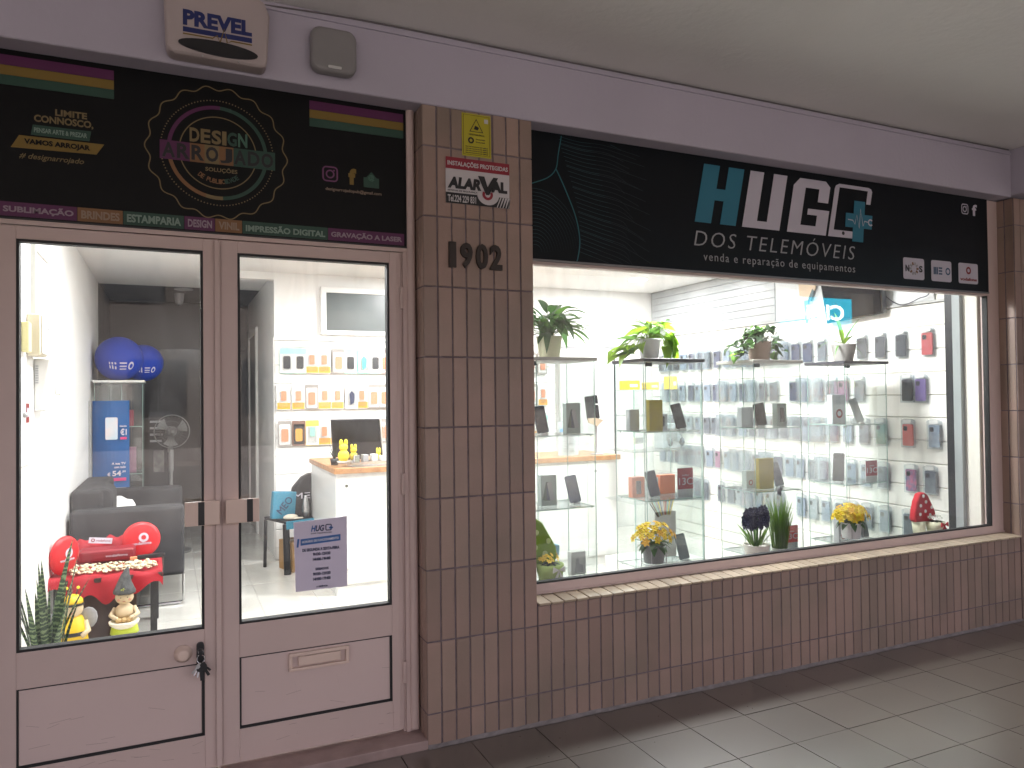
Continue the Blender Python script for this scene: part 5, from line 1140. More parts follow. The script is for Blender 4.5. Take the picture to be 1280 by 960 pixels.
for q, (dx, dy, hh) in enumerate(((-.058, 0, .165), (0, -.015, .170), (.055, .0, .175), (.01, .04, .16))):
    MB().tube([(dx*.3, dy*.3, .07), (dx, dy, hh+.09)], .005, 6).build('stem', LF_M, t)
    for k in range(30):
        z = hh+.015+.098*k/30; a = k*2.4; rr = .027*math.sin(math.pi*(.18+.74*k/30))
        blossom(t, (dx+rr*math.cos(a), dy+rr*math.sin(a), z), .026, HB, HB, n=5, nz=Vector((math.cos(a), math.sin(a), .25)), name='floret')
for k in range(11): put_leaf(t, (.03*math.cos(k*.9), .02*math.sin(k*.9), .068), k*.9, rg.uniform(.95, 1.3), rg.uniform(.12, .17), .022, LF_G, droop=.3, fold=.4)
t = thing('grass_bundle', 'tall upright bundle of green grass in a clear pot on the window board', 'potted plant', (2.240, .30, .522))
MB().lathe([(.045, 0), (.048, .05), (.045, .05), (.043, .01)], 20).build('pot', mat('pot_glassy', (.45, .48, .42), .2), t)
b = MB()
for k in range(190):
    a = rg.uniform(0, 6.28); r = rg.uniform(0, .038); L = rg.uniform(.24, .37); ln = rg.uniform(0, .10); x0_, y0_ = r*math.cos(a), r*math.sin(a)
    dx, dy = ln*math.cos(a)*.35, ln*math.sin(a)*.35; an = rg.uniform(0, 3.14); cx_, sx_ = .0021*math.cos(an), .0021*math.sin(an)
    b.add([(x0_-cx_, y0_-sx_, .02), (x0_+cx_, y0_+sx_, .02), (x0_+dx+cx_, y0_+dy+sx_, L*.7), (x0_+dx-cx_, y0_+dy-sx_, L*.7), (x0_+dx*2.0, y0_+dy*2.0, L)], [(0,1,2,3),(3,2,4)])
b.build('grass_blades', LF_G, t)['kind'] = 'stuff'
for k in range(4): MB().ball((rg.uniform(-.02, .02), -.01+rg.uniform(-.01, .01), .365+.008*k), .007, .007, .018, n=8).build('seed_head', mat('seed_grey', (.15, .15, .17), .6), t)
# felt mushroom planters
def mush(x, y, z, capm, label, bodym, dotm, flower, fcore, bow, s=1.0, flip=1):
    t = thing('mushroom_planter', label, 'planter', (x, y, z))
    prof = [(-.085, 0), (.075, -.01), (.092, .02), (.085, .055), (.055, .105), (.028, .150), (-.005, .172), (-.045, .165), (-.072, .120), (-.090, .06), (-.096, .02)]
    MB().prism([(flip*a*s, .075*s+b*s) for a, b in (prof if flip > 0 else prof)][::flip], .03, .075).build('cap', capm, t, bevel=.012*s, seg=3)
    for (a, b) in ((-.05, .045), (-.005, .06), (.035, .035), (-.045, .095), (.0, .115), (-.02, .15), (.05, .08)):
        MB().lathe([(.0105*s, 0), (.009*s, .003), (.001, .0035)], 14, M=Matrix.Translation((flip*a*s, .0285, .075*s+b*s)) @ Matrix.Rotation(math.pi/2, 4, 'X')).build('dot', dotm, t)
    MB().lathe([(.030*s, 0), (.035*s, .04*s), (.038*s, .075*s)], 20, c=(-.04*s*flip, .05, 0)).build('stalk', bodym, t, smooth=True)
    MB().lathe([(.040*s, 0), (.050*s, .05*s), (.052*s, .075*s), (.045*s, .075*s), (.01, .06*s)], 24, c=(.045*s*flip, .0, 0)).build('pot', bodym, t, smooth=True)
    for k in range(13):
        a = k*2.4; r = .035*s*math.sqrt(k/13); p = (.045*s*flip+r*math.cos(a)*1.3, r*math.sin(a), .088*s+rg.uniform(0, .022))
        blossom(t, p, .016, flower, fcore, n=6, nz=Vector((p[0]-.04*flip, -.04, .05)))
    for k in range(8): put_leaf(t, (.045*s*flip, 0, .075*s), k*.8, .2, .06, .022, LF_K, droop=.6)
    for q in (-1, 1): MB().prism([(0, 0), (q*.030, .018), (q*.034, -.012)] if q > 0 else [(0, 0), (q*.034, -.012), (q*.030, .018)], -.004, .004, M=Matrix.Translation((.055*s*flip, -.052*s, .060*s))).prism([(0, 0), (q*.008, -.045), (q*.024, -.040)] if q < 0 else [(0, 0), (q*.024, -.040), (q*.008, -.045)], -.003, .003, M=Matrix.Translation((.055*s*flip, -.052*s, .060*s))).build('bow', bow, t)
    return t
WF = mat('petal_white', (.75, .74, .70), .6)
mush(3.585, .34, .522, mat('felt_red', (.42, .012, .02), .85, bump=.2, bscale=300), 'red mushroom planter with white dots at the far end of the window board', mat('planter_cream', (.62, .62, .45), .6), WF, WF, LF_M, mat('bow_red', (.40, .01, .02), .5), s=1.12)
mush(.700, .34, .522, mat('felt_green', (.17, .30, .01), .85, bump=.2, bscale=300), 'green mushroom planter with pale dots and yellow flowers beside the pillar', mat('planter_green', (.30, .42, .10), .6), mat('dot_lime', (.50, .62, .25), .7), YF_, YO, mat('bow_white', (.62, .64, .58), .5), s=1.35)
# ================================================================== entrance side of the shop
FB1 = thing('fuse_box', 'cream fuse box on the wall above the dispenser', 'fuse box', (XL, .9, 1.65)); O = FB1.location
bx('box', (XL, XL+.060, 1.190, 1.394, 1.690, 1.892), CREAM, FB1, O, bevel=.006); bx('cover', (XL+.0605, XL+.067, 1.200, 1.385, 1.70, 1.885), WPLAS, FB1, O, bevel=.002)
MB(O).ball((XL+.068, 1.35, 1.83), .006).build('led', GREY, FB1)
dsp = thing('paper_dispenser', 'pale plastic dispenser with ribbed vents and a small side lever', 'dispenser', (XL, 1.05, 1.42)); O = dsp.location
b = MB(O).add([(XL, 1.39, 1.687), (XL+.078, 1.39, 1.687), (XL+.078, 1.70, 1.687), (XL, 1.70, 1.687), (XL, 1.40, 1.42), (XL+.035, 1.40, 1.42), (XL+.035, 1.62, 1.42), (XL, 1.62, 1.42)], [(0,1,2,3),(7,6,5,4),(0,4,5,1),(1,5,6,2),(2,6,7,3),(3,7,4,0)]); b.build('casing', WPLAS, dsp, bevel=.012, seg=3)
for k in range(8): bx('vent', (XL+.008, XL+.022, 1.385, 1.396, 1.56+k*.012, 1.565+k*.012), GREY, dsp, O)
bx('lever', (XL+.06, XL+.095, 1.64, 1.69, 1.50, 1.55), WPLAS, dsp, O, bevel=.008)
cp = thing('wall_cabinet', 'tall white wall cabinet with a small red warning sticker by the door edge', 'cabinet', (XL, .5, 1.3)); O = cp.location
bx('box', (XL, XL+.048, .50, 1.02, 1.145, 1.625), WPLAS, cp, O, bevel=.004); bx('cabinet_door', (XL+.0485, XL+.055, .55, .97, 1.19, 1.58), WHITE, cp, O, bevel=.003)
bx('warning_sticker', (XL+.0555, XL+.0565, .82, .90, 1.375, 1.46), RED, cp, O); bx('sticker_centre', (XL+.0566, XL+.0572, .835, .885, 1.40, 1.44), SWH, cp, O); MB(O).ball((XL+.060, .76, 1.41), .012).build('lock', STEEL, cp)
yst = bx('yellow_label_strip', (XL, XL+.03, 1.06, 1.14, 1.70, 1.84), mat('label_yellow', (.60, .56, .28), .6), None, bevel=.003); solo(yst, 'pale yellow label strip on the wall above the white cabinet', 'label')
cdt = thing('cable_duct', 'white cable duct running up the wall above the fuse box', 'duct', (XL, .78, 1.9)); O = cdt.location
bx('upright_duct', (XL, XL+.022, 1.30, 1.335, 1.893, 2.27), mat('duct_grey', (.52, .52, .48), .5), cdt, O); bx('cross_duct', (XL, XL+.022, 1.336, 1.85, 2.24, 2.27), WPLAS, cdt, O)
# sofa
SF = mat('sofa_velvet', (.030, .030, .033), .85, var=.4, scale=5, bump=.25, bscale=220)
so = thing('sofa', 'dark grey velvet sofa on a chrome frame against the white wall', 'sofa', (-1.25, 3.2, FZ)); O = so.location
def soft(nm, b, r=.035, m_=None): return MB(O).box(*b).build(nm, m_ or SF, so, bevel=r, seg=4)
soft('armrest', (-1.58, -.895, 2.60, 2.78, .27, .745)); soft('armrest', (-1.58, -.895, 3.86, 4.04, .27, .745)); soft('backrest', (-1.595, -1.40, 2.785, 3.855, .30, .86)); soft('seat_cushion', (-1.40, -.90, 2.785, 3.315, .30, .50)); soft('seat_cushion', (-1.40, -.90, 3.32, 3.855, .30, .50))
MB(O).prism(rrect(-1.50, -1.34, .50, .87, .06), 2.82, 3.2, M=Matrix.Identity(4)).build('back_cushion', SF, so, bevel=.03, seg=3)
for y in (2.66, 3.96):
    MB(O).tube([(-1.5, y, .27), (-1.5, y, .085), (-1.48, y, .072), (-.92, y, .072), (-.90, y, .085), (-.90, y, .27)], .011, 10).build('leg_frame', CHROME, so)
tw = thing('folded_towel', 'crumpled white cloth lying on the sofa seat', 'cloth', (-1.2, 3.3, .56))
b = MB(); b.ball((0, 0, 0), .15, .16, .085, n=18); 
for v in b.v: v += Vector((math.sin(v.y*60)*.012, math.sin(v.x*50)*.012, math.sin(v.x*45+v.y*38)*.014))
b.build('cloth', WHITE, tw, smooth=True); tw.location = (-1.37, 3.3, .665)
# vitrine behind the sofa with balls on top
lv = vitrine(-1.57, -1.20, 4.20, 4.56, WPLAS, 'glass vitrine with white top behind the sofa carrying two blue balls', zt=1.625)
for x, z, w, h, m_, s in ((-1.36, 1.247, .16, .14, BR, 'red carton with a round print inside the vitrine behind the sofa'), (-1.40, .84, .18, .16, BSG, 'pale carton on the middle shelf of the vitrine behind the sofa'), (-1.30, .84, .08, .22, CP, 'narrow maroon carton in the vitrine behind the sofa')):
    carton(x, 4.38, z, w, h, m_, s, pic='dot' if m_ is BR else None)
BLB = mat('ball_blue', (.002, .035, .34), .6, spec=.15)
def meo_mark(t, s, M, m_=SWH):
    b = MB()
    for k in range(3): b.box(-.060+k*.016, -.052+k*.016, -.001, 0, -.016, .016)
    for k in range(3): b.box(-.008, .024, -.001, 0, -.016+k*.0125, -.009+k*.0125)
    vs, fs = ring(.010, .018, .046, 0, -.001, 20); b.add(vs, fs); b.v = [M @ (v*s) for v in b.v]; b.build('wordmark', m_, t)
for x, y, r, s, w in ((-1.392, 4.36, .192, 'big blue ball with white lettering on the vitrine behind the sofa', 1.0), (-1.205, 4.54, .165, 'second blue ball half hidden behind the big one on the vitrine', .8)):
    t = thing('gym_ball', s, 'ball', (x, y, 1.646+r)); MB().ball((0, 0, 0), r, n=40).build('ball_skin', BLB, t, smooth=True)
    # lettering wrapped on the ball
    b = MB(); prims = [(-.075+k*.018, -.066+k*.018, -.016, .016) for k in range(3)]+[(-.012, .026, -.016+k*.0135, -.0105+k*.0135) for k in range(3)]
    dirx = Vector((.18, -1, 0)).normalized(); e1 = Vector((dirx.y*-1, dirx.x, 0)); 
    def onb(u, v, rr=r): 
        d = (dirx+e1*(u*w/ r)*1.55+Vector((0, 0, (v*w*2.0-.068)/r*1.2))).normalized(); return tuple(d*(rr+.0015))
    for a0, a1, c0, c1 in prims: b.add([onb(a0, c0), onb(a1, c0), onb(a1, c1), onb(a0, c1)], [(0,1,2,3)])
    n = 20
    vs = []; 
    for i in range(n): an = 2*math.pi*i/n; vs += [onb(.055+.011*math.cos(an), .011*math.sin(an)), onb(.055+.019*math.cos(an), .019*math.sin(an))]
    b.add(vs, [(2*i, 2*i+1, (2*i+3) % (2*n), (2*i+2) % (2*n)) for i in range(n)]); b.build('wordmark', SWH, t)
# promo standee
pm = thing('promo_standee', 'curved blue promotional standee with a phone picture and a price of 54 euros', 'display', (-1.42, 4.06, FZ)); O = pm.location
PB = mat('promo_blue', (.004, .07, .24), .5, spec=.2, col2=(.008, .10, .30), scale=3)
sx = lambda u: -1.575+.275*u
b = MB(O); n = 10; 
for i in range(n):
    u0_, u1_ = i/n, (i+1)/n; f0, f1 = 4.085-.05*math.sin(math.pi*u0_), 4.085-.05*math.sin(math.pi*u1_)
    b.add([(sx(u0_), f0, FZ), (sx(u1_), f1, FZ), (sx(u1_), f1, 1.47), (sx(u0_), f0, 1.47)], [(0,1,2,3)])
b.build('printed_sheet', PB, pm, smooth=True)
bx('side_board', (-1.599, -1.578, 4.05, 4.15, FZ, 1.47), mat('promo_grey', (.3, .3, .29), .5), pm, O)
MB(O).prism(rrect(-1.475, -1.385, 1.145, 1.33, .01), 4.025, 4.031).build('phone_picture', mat('promo_phone', (.42, .66, .78), .3, col2=(.75, .60, .58), scale=7), pm)
PKB = mat('promo_pink', (.62, .04, .18), .4)
for s, a, b_, z0, z1 in (('A tua TV', -1.43, -1.325, .935, .955), ('com tudo', -1.41, -1.325, .905, .925), ('54', -1.425, -1.36, .84, .885), ('€', -1.462, -1.438, .842, .872), (',99', -1.355, -1.325, .865, .885), ('€1', -1.365, -1.318, 1.18, 1.235), ('desde', -1.37, -1.318, 1.25, 1.265)):
    text(s, a, b_, z0, z1, 4.030, SWH, pm, bold=.03)
for a, b_, z0, z1 in ((-1.455, -1.322, .800, .825), (-1.365, -1.318, 1.145, 1.165)): bx('pink_bar', (a, b_, 4.028, 4.031, z0, z1), PKB, pm, O)
bx('white_card', (-1.47, -1.325, 4.02, 4.024, .60, .745), SWH, pm, O); bx('card_picture', (-1.43, -1.36, 4.0175, 4.0195, .63, .71), BLACK, pm, O)
# black poster board, fan
bk = thing('poster_board', 'black poster board with a pale printed figure beside the vitrine', 'poster', (-1.08, 4.7, FZ)); O = bk.location
bx('board', (-1.17, -.99, 4.7, 4.72, FZ, 1.36), BLACK, bk, O); bx('print', (-1.13, -1.04, 4.696, 4.699, .80, 1.0), mat('print_pale', (.30, .30, .28), .5, col2=(.05, .05, .05), scale=16), bk, O)
for k in range(4): bx('stripe', (-1.16, -1.06+k*.01, 4.696, 4.699, 1.08+k*.06, 1.10+k*.06), GREY, bk, O)
fn = thing('pedestal_fan', 'white pedestal fan standing in the dim back room', 'fan', (-.98, 4.62, FZ), rz=.15)
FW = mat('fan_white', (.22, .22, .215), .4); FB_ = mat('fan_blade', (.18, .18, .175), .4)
MB().lathe([(.17, 0), (.17, .02), (.03, .05)], 28).build('base', FW, fn); MB().lathe([(.014, .05), (.014, .90)], 14).build('pole', FW, fn); MB().lathe([(.022, .75), (.022, .95)], 14).build('height_collar', FW, fn)
HM_ = Matrix.Translation((0, -.05, 1.12)) @ Matrix.Scale(.80, 4) @ Matrix.Rotation(math.pi/2, 4, 'X')
MB().lathe([(.05, -.14), (.06, -.10), (.06, -.03), (.03, 0)], 20, M=HM_).build('motor', FW, fn, smooth=True); MB().box(-.02, .02, .03, .07, .92, 1.14).build('neck', FW, fn, bevel=.006)
for r, z in ((.19, 0), (.06, .058), (.12, -.05)): MB().tube([HM_ @ Vector((r*math.cos(a*.2244), r*math.sin(a*.2244), z)) for a in range(29)], .0028 if r < .19 else .005, 5).build('guard_ring', mat('fan_wire', (.07, .07, .07), .5) if r < .19 else FB_, fn)
b = MB()
for k in range(28):
    a = k*.2244; b.tube([HM_ @ Vector((r*math.cos(a), r*math.sin(a), z)) for r, z in ((.02, .058), (.10, .054), (.16, .04), (.19, 0), (.16, -.04), (.06, -.055))], .0012, 4)
b.build('guard_wires', mat('fan_wire', (.07, .07, .07), .5), fn)['kind'] = 'stuff'
for k in range(3):
    a = k*2.094+.4; vs = []; 
    for i in range(6):
        for j in range(4): rr = .03+.14*i/5; an = a+(-.45+.95*j/3)*(.55+.45*i/5); vs.append(HM_ @ Vector((rr*math.cos(an), rr*math.sin(an), .018*(j-1.5))))
    MB().add(vs, [(i*4+j, i*4+j+1, (i+1)*4+j+1, (i+1)*4+j) for i in range(5) for j in range(3)]).build('blade', FB_, fn, smooth=True)
MB().lathe([(.03, 0), (.03, .03), (.015, .045)], 16, M=HM_).build('hub', FW, fn)
# low table with red cloth
tb = thing('low_table', 'low dark brown table behind the garden figurines', 'table', (-1.3, 2.15, FZ)); O = tb.location
TBM = mat('table_brown', (.050, .026, .022), .45, var=.2)
TZ = .455
bx('table_top', (-1.585, -1.02, 1.88, 2.40, TZ-.03, TZ), TBM, tb, O, bevel=.003); bx('front_panel', (-1.54, -1.16, 1.90, 1.92, .09, TZ-.031), TBM, tb, O)
for x in (-1.56, -1.07):
    for y in (1.905, 2.36): bx('leg', (x-.018, x+.018, y-.018, y+.018, FZ, TZ-.031), BLACK, tb, O)
RC = mat('cloth_red', (.40, .006, .016), .75, bump=.2, bscale=260, var=.2, scale=6); RCD = mat('cloth_crimson', (.28, .008, .018), .5, var=.2, scale=6)
rc = thing('red_cloth', 'bright red cloth draped over the low table', 'cloth', (-1.3, 2.12, TZ))
b = MB(); nx, ny = 36, 26; vs = []; fs = []
for i in range(nx+1):
    for j in range(ny+1):
        u = -.30+.60*i/nx; v = -.30+.52*j/ny; z = .012+.006*math.sin(u*31+v*9)
        over = max(0, -v-.245); side = max(0, abs(u)-.285)
        if over > 0: z -= over*2.5*max(.45, 1-(u/.34)**2)*(1+.18*math.cos(u*40)); 
        z -= side*1.5; yv = v if over == 0 else -.245-over*.25-.012*math.sin(u*38)
        vs.append((u-.02, yv, z))
for i in range(nx):
    for j in range(ny): a = i*(ny+1)+j; fs.append((a, a+ny+1, a+ny+2, a+1))
b.add(vs, fs).build('cloth', RC, rc, smooth=True)
bag = thing('red_bag', 'dark red folded shopping bag with small white print on the cloth', 'bag', (-1.34, 2.26, TZ+.03))
b = MB().box(-.15, .16, -.09, .06, 0, .075); b.build('bag_body', RCD, bag, bevel=.025, seg=3); text('vodafone', .0, .12, .03, .045, -.0925, SWH, bag, off=(0, 0, 0)); 
bg2 = thing('red_cloth_pile', 'heaped red cloth with a white tag behind the folded bag', 'cloth', (-1.36, 2.42, TZ+.02))
b = MB(); vs = []; fs = []
for i in range(25):
    for j in range(13):
        u = -.19+.40*i/24; v = -.06+.14*j/12; h = .13*math.exp(-((u-.06)/.15)**2)+.10*math.exp(-((u+.13)/.06)**2)+.015*math.sin(u*70+v*20)
        vs.append((u, v, h*math.sin(math.pi*min(1, .15+j/12*.85))))
for i in range(24):
    for j in range(12): a = i*13+j; fs.append((a, a+13, a+14, a+1))
b.add(vs, fs).build('cloth_heap', RC, bg2, smooth=True)
M = Matrix.Translation((-.02, -.075, .115)) @ Matrix.Rotation(.12, 4, 'Y') @ Matrix.Rotation(-.3, 4, 'X')
MB().prism(rrect(-.065, .065, -.018, .018, .003), -.004, 0, M=M).build('white_tag', SWH, bg2)
vs, fs = ring(.006, .011, -.042, 0, -.0055, 16); MB().add(vs, fs, M=M).build('tag_mark', RED, bg2); text('vodafone', -.025, .055, -.006, .007, -.0045, RED, bg2, off=(0, 0, 0), M=M)
RD = mat('disc_red', (.56, .010, .016), .4)
def disc(x, y, z, r, label, rz, ry=0, thick=.035, bez=1.0):
    t = thing('round_red_cushion', label, 'cushion', (x, y, z), rz=rz); M = Matrix.Translation((0, 0, r)) @ Matrix.Rotation(ry, 4, 'X') @ Matrix.Rotation(math.pi/2, 4, 'X')
    MB().lathe([(.01, thick*.55), (r*.8, thick*.5), (r*.97, thick*.25), (r, 0), (r*.97, -thick*.25), (r*.8, -thick*.5), (.01, -thick*.55)], 40, M=M).build('disc', RD, t, smooth=True)
    yv = -thick*.56-.002; MM = Matrix.Translation((0, 0, r)) @ Matrix.Rotation(ry, 4, 'X')
    vs, fs = ring(r*.13, r*.26, r*.1, r*.12, yv, 22); MB().add(vs, fs, M=MM).build('round_mark', SWH, t); text('vodafone', -r*.5, r*.5, -r*.28, -r*.12, yv+.001, SWH, t, off=(0, 0, 0), M=MM, bold=.02)
    return t
disc(-1.150, 2.33, TZ+.012, .112, 'round red cushion with white emblem at the aisle end of the red table', .15, ry=-.10)
disc(-1.535, 1.98, TZ+.014, .112, 'round red cushion with white emblem standing against the wall end of the red table', 1.0, ry=.05)
# candies / corks heap
hp_ = thing('sweet_heap', 'heap of small pale sweets spread along the front of the red cloth', 'sweets', (-1.29, 1.98, TZ+.018)); CKM = mat('sweet_cream', (.66, .58, .40), .7, rand=.2)
ck = None
for k in range(290):
    u = rg.uniform(-.215, .235); v = rg.uniform(-.075, .12); lay_ = rg.choice((0, 0, 1))
    if abs(u) > .21 and abs(v) > .05: continue
    if ck is None: ck = MB().lathe([(.003, -.012), (.010, -.007), (.011, .001), (.008, .010), (.002, .013)], 8, M=Matrix.Rotation(math.pi/2, 4, 'Y')).build('sweet', CKM, hp_, smooth=True); o = ck
    else: o = child_copy(ck, hp_)
    o.location = (u, v, .009+lay_*.014); o.rotation_euler = (rg.uniform(-.3, .3), rg.uniform(-.5, .5), rg.uniform(0, 3.14)); s = rg.uniform(.6, 1.1); o.scale = (s, s*1.1, s*.6)
st_ = thing('black_stapler', 'long black pen case with an orange tip lying among the sweets', 'case', (-1.09, 2.11, TZ+.04), rz=.12)
MB().box(-.075, .08, -.015, .015, 0, .028).build('body', BLACK, st_, bevel=.008, seg=2); MB().box(-.115, -.0755, -.010, .010, .004, .022).build('tip', ORS, st_, bevel=.004)
# garden figurines
SKN = mat('figurine_cream', (.66, .52, .33), .55, var=.1, scale=20); FWH = mat('figurine_white', (.72, .66, .54), .6); LIM = mat('figurine_lime', (.52, .62, .05), .5); GRW = mat('figurine_grey_knit', (.10, .10, .10), .8, bump=.6, bscale=90, col2=(.05, .05, .05), scale=40)
g = thing('garden_gnome', 'garden figurine in a tall grey hat and lime skirt holding a basket', 'figurine', ((-1.216, 1.760, 0.205)[0], 1.76, .06)); g.scale = (.95, .95, .95)
s = 1.0
b = MB()
b.lathe([(.034, 0), (.036, .03), (.027, .09), (.024, .12)], 14, c=(-.028, 0, 0)).lathe([(.034, 0), (.036, .03), (.027, .09), (.024, .12)], 14, c=(.028, 0, 0)); b.build('legs_stockings', FWH, g, smooth=True)
MB().lathe([(.078, .105), (.070, .14), (.052, .175), (.045, .20)], 24).build('skirt', LIM, g, smooth=True)
MB().lathe([(.045, .19), (.052, .22), (.046, .255), (.024, .275), (.02, .285)], 20).build('torso', SKN, g, smooth=True)
MB().ball((0, -.004, .315), .050, .046, .043, n=22).build('head', SKN, g, smooth=True)
for q in (-1, 1):
    MB().tube([(q*.046, 0, .250), (q*.070, -.020, .215), (q*.045, -.062, .205)], [.017, .015, .012], 10).build('arm', SKN, g, smooth=True); MB().ball((q*.040, -.066, .207), .013, .013, .011, n=10).build('hand', SKN, g, smooth=True)
    MB().ball((q*.018, -.047, .320), .0045, .002, .0025, n=8).build('eye', BLACK, g); MB().ball((q*.028, -.040, .306), .010, .005, .008, n=8).build('cheek', mat('cheek_pink', (.62, .30, .22), .6), g)
MB().ball((0, -.051, .311), .006, n=8).build('nose', SKN, g, smooth=True); MB().ball((0, -.048, .298), .009, .002, .0022, n=8).build('mouth', mat('mouth_red', (.35, .08, .06), .6), g)
for k in range(9): a = R(-150+k*15-0); MB().ball((.043*math.cos(a+.5), .040*math.sin(a+.5)*.9, .340), .015, .012, .011, n=8).build('hair_lock', mat('hair_brown', (.10, .055, .03), .7), g)
hb = [(.060, .338), (.062, .350), (.050, .375), (.036, .410), (.024, .445), (.013, .475), (.003, .492)]
b = MB().lathe(hb, 24); 
for v in b.v: v.x += max(0, v.z-.40)**2*2.2
b.build('knitted_hat', GRW, g, smooth=True)
blossom(g, (-.004, -.052, .362), .016, LIM, YT, n=5, nz=Vector((0, -1, .2)), name='hat_flower')
b = MB().lathe([(.05, .150), (.078, .172), (.082, .188), (.072, .190), (.05, .178)], 26, c=(0, -.055, 0)); b.build('basket', FWH, g, smooth=True)
for k in range(3): MB().ball((-.028+.028*k, -.062, .192), .020, .018, .015, n=12).build('bread_roll', mat('bread', (.45, .30, .13), .7), g, smooth=True)
bee = thing('bee_figurine', 'small garden figurine in a yellow and black striped bee suit beside the snake plant', 'figurine', ((-1.460, 1.660, 0.266)[0], 1.66, .06)); bee.scale = (1.3, 1.3, 1.3)
YB_ = mat('bee_yellow', (.75, .48, .01), .5)
b = MB().lathe([(.030, 0), (.048, .03), (.058, .09), (.052, .14), (.038, .185), (.02, .20)], 22)
for f_i, f in enumerate(b.f):
    zc = sum(b.v[i].z for i in f)/len(f)
b.build('striped_body', YB_, bee, smooth=True)
for z in (.045, .085, .125): MB().lathe([(.0565-.0+.0, -.008), (.060, 0), (.0565, .008)], 22, c=(0, 0, z), cap=False).build('black_stripe', BLACK, bee)
MB().ball((0, -.004, .225), .040, .038, .042, n=20).build('head', SKN, bee, smooth=True); MB().lathe([(.041, .235), (.038, .258), (.022, .276), (.003, .282)], 20).build('bee_cap', YB_, bee, smooth=True); MB().lathe([(.043, .236), (.043, .246)], 20, cap=False).build('cap_band', BLACK, bee)
for q in (-1, 1):
    MB().tube([(q*.012, 0, .275), (q*.020, -.005, .305)], .0025, 5).build('antenna', BLACK, bee); MB().ball((q*.021, -.005, .308), .007, n=8).build('antenna_tip', YT, bee); MB().tube([(q*.045, 0, .165), (q*.058, -.02, .13), (q*.035, -.045, .115)], .012, 8).build('arm', SKN, bee, smooth=True)
    MB().ball((q*.014, -.039, .228), .004, .002, .004, n=8).build('eye', BLACK, bee)
MB().ball((0, -.043, .219), .005, n=8).build('nose', SKN, bee, smooth=True); MB().ball((0, -.040, .209), .007, .002, .002, n=8).build('mouth', mat('mouth_red', (.35, .08, .06), .6), bee)
MB().ball((-.055, .03, .17), .035, .006, .045, n=12).build('wing', GREY, bee); MB().ball((.055, .03, .17), .035, .006, .045, n=12).build('wing', GREY, bee)
# snake plant
t = thing('snake_plant', 'snake plant with banded upright leaves in the corner behind the door glass', 'potted plant', ((-1.488, 0.950, 0.462)[0], .95, FZ))
pot(t, .12, .20, mat('pot_anthracite', (.05, .05, .055), .5), .75)
SNK = mat('snake_leaf', (.05, .13, .04), .4); 
n = SNK.node_tree; wv = n.nodes.new('ShaderNodeTexWave'); wv.bands_direction = 'X'; wv.inputs['Scale'].default_value = 14; wv.inputs['Distortion'].default_value = 6; wv.inputs['Detail Scale'].default_value = 2
tc = n.nodes.new('ShaderNodeTexCoord'); n.links.new(tc.outputs['Object'], wv.inputs['Vector']); cr = n.nodes.new('ShaderNodeValToRGB'); cr.color_ramp.elements[0].color = (.018, .055, .02, 1); cr.color_ramp.elements[1].color = (.20, .30, .13, 1); cr.color_ramp.elements[0].position = .4
n.links.new(wv.outputs[0], cr.inputs[0]); n.links.new(cr.outputs[0], n.nodes['Principled BSDF'].inputs['Base Color'])
for k in range(22):
    a = k*2.4; put_leaf(t, (.06*math.cos(a)*rg.random(), .06*math.sin(a)*rg.random(), .18), a+rg.uniform(-.4, .4), rg.uniform(1.25, 1.52), rg.uniform(.30, .62), rg.uniform(.022, .040), SNK, droop=rg.uniform(.05, .25), fold=.35, twist=rg.uniform(-.8, .8), n=10)
# bag on black chair by the corridor
CHX, CHY = (-0.023, 3.450, 0.518)[0], 3.45
chx = thing('folding_chair', 'black folding chair with teal seat edge loaded with branded bags', 'chair', (CHX, CHY, FZ), rz=.35)
TQ = mat('bag_teal', (.03, .22, .33), .6, bump=.1)
MB().box(-.20, .20, -.20, .18, .40, .425).build('seat', BLACK, chx, bevel=.01); MB().box(-.20, .20, -.21, -.195, .36, .425).build('seat_band', TQ, chx, bevel=.005)
for q in (-1, 1):
    MB().tube([(q*.19, -.18, .40), (q*.19, -.20, .0)], .028, 8).build('leg', BLACK, chx); MB().tube([(q*.19, .17, .40), (q*.19, .19, .0)], .014, 8).build('leg', BLACK, chx)

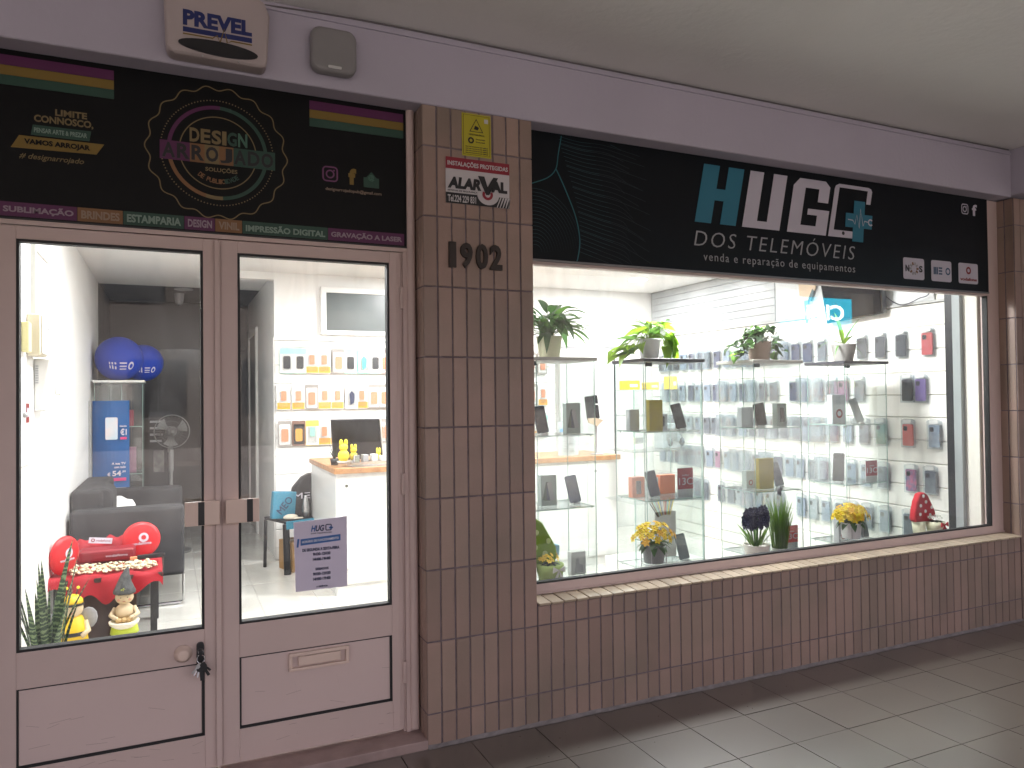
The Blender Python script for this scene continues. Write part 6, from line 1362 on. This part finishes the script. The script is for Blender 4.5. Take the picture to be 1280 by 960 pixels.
tq = thing('teal_bag', 'teal carrier bag with dark lettering standing on the folding chair', 'bag', (CHX-.13, CHY-.08, FZ+.426), rz=.2)
MB().box(-.09, .10, -.03, .03, 0, .22, M=Matrix.Rotation(.08, 4, 'Y')).build('bag_body', TQ, tq, bevel=.006); text('MEO', -.075, .075, -.030, .030, -.0345, INK, tq, off=(0, 0, 0), M=Matrix.Translation((.015, 0, .11)) @ Matrix.Rotation(-.85, 4, 'Y'), bold=0)
bp = thing('black_cushion', 'black backpack with white lettering leaning on the folding chair', 'bag', (CHX+.06, CHY-.02, FZ+.426), rz=.1)
MB().prism([(-.11, 0), (.12, 0), (.125, .24), (.10, .33), (.05, .36), (-.02, .33), (-.10, .24)], -.05, .05).build('bag_body', BLACK, bp, bevel=.03, seg=3); text('MEO', -.10, .13, .15, .20, -.052, SWH, bp, off=(0, 0, 0), bold=.0)
bt = thing('steel_bottle', 'steel bottle standing before the black backpack', 'bottle', (CHX+.055, CHY-.13, FZ+.426)); MB().lathe([(.028, 0), (.030, .08), (.022, .14), (.014, .17), (.014, .185)], 20).build('bottle', STEEL, bt, smooth=True); MB().lathe([(.015, .185), (.015, .20)], 14).build('cap', BLACK, bt)
sh = thing('white_cap', 'crumpled white cap at the edge of the folding chair', 'cap', (CHX-.07, CHY-.17, FZ+.43)); MB().ball((0, 0, .015), .06, .045, .025, n=14).build('crown', FWH, sh, smooth=True); MB().ball((.05, -.02, .008), .05, .035, .006, n=12).build('peak', FWH, sh, smooth=True)
cbx = thing('cardboard_box', 'brown cardboard box under the folding chair', 'box', (CHX+.02, CHY-.05, FZ), rz=.3); MB().box(-.13, .16, -.13, .12, .001, .24).build('carton', mat('cardboard', (.42, .25, .11), .8, var=.15), cbx, bevel=.002); MB().box(-.13, .16, -.02, .02, .2405, .2415).build('tape', mat('tape', (.35, .22, .10), .3), cbx)
t = thing('small_succulent', 'small spiky dark succulent in a black pot beside the till', 'potted plant', (.135, 2.62, .969))
MB().lathe([(.026, 0), (.034, .05), (.028, .05), (.01, .045)], 18).build('pot', BLACK, t, smooth=True)
for k in range(9): put_leaf(t, (.008*math.cos(k*.9), .008*math.sin(k*.9), .045), k*.9, rg.uniform(1.0, 1.45), rg.uniform(.08, .13), .016, LF_K, droop=.1, fold=.5)
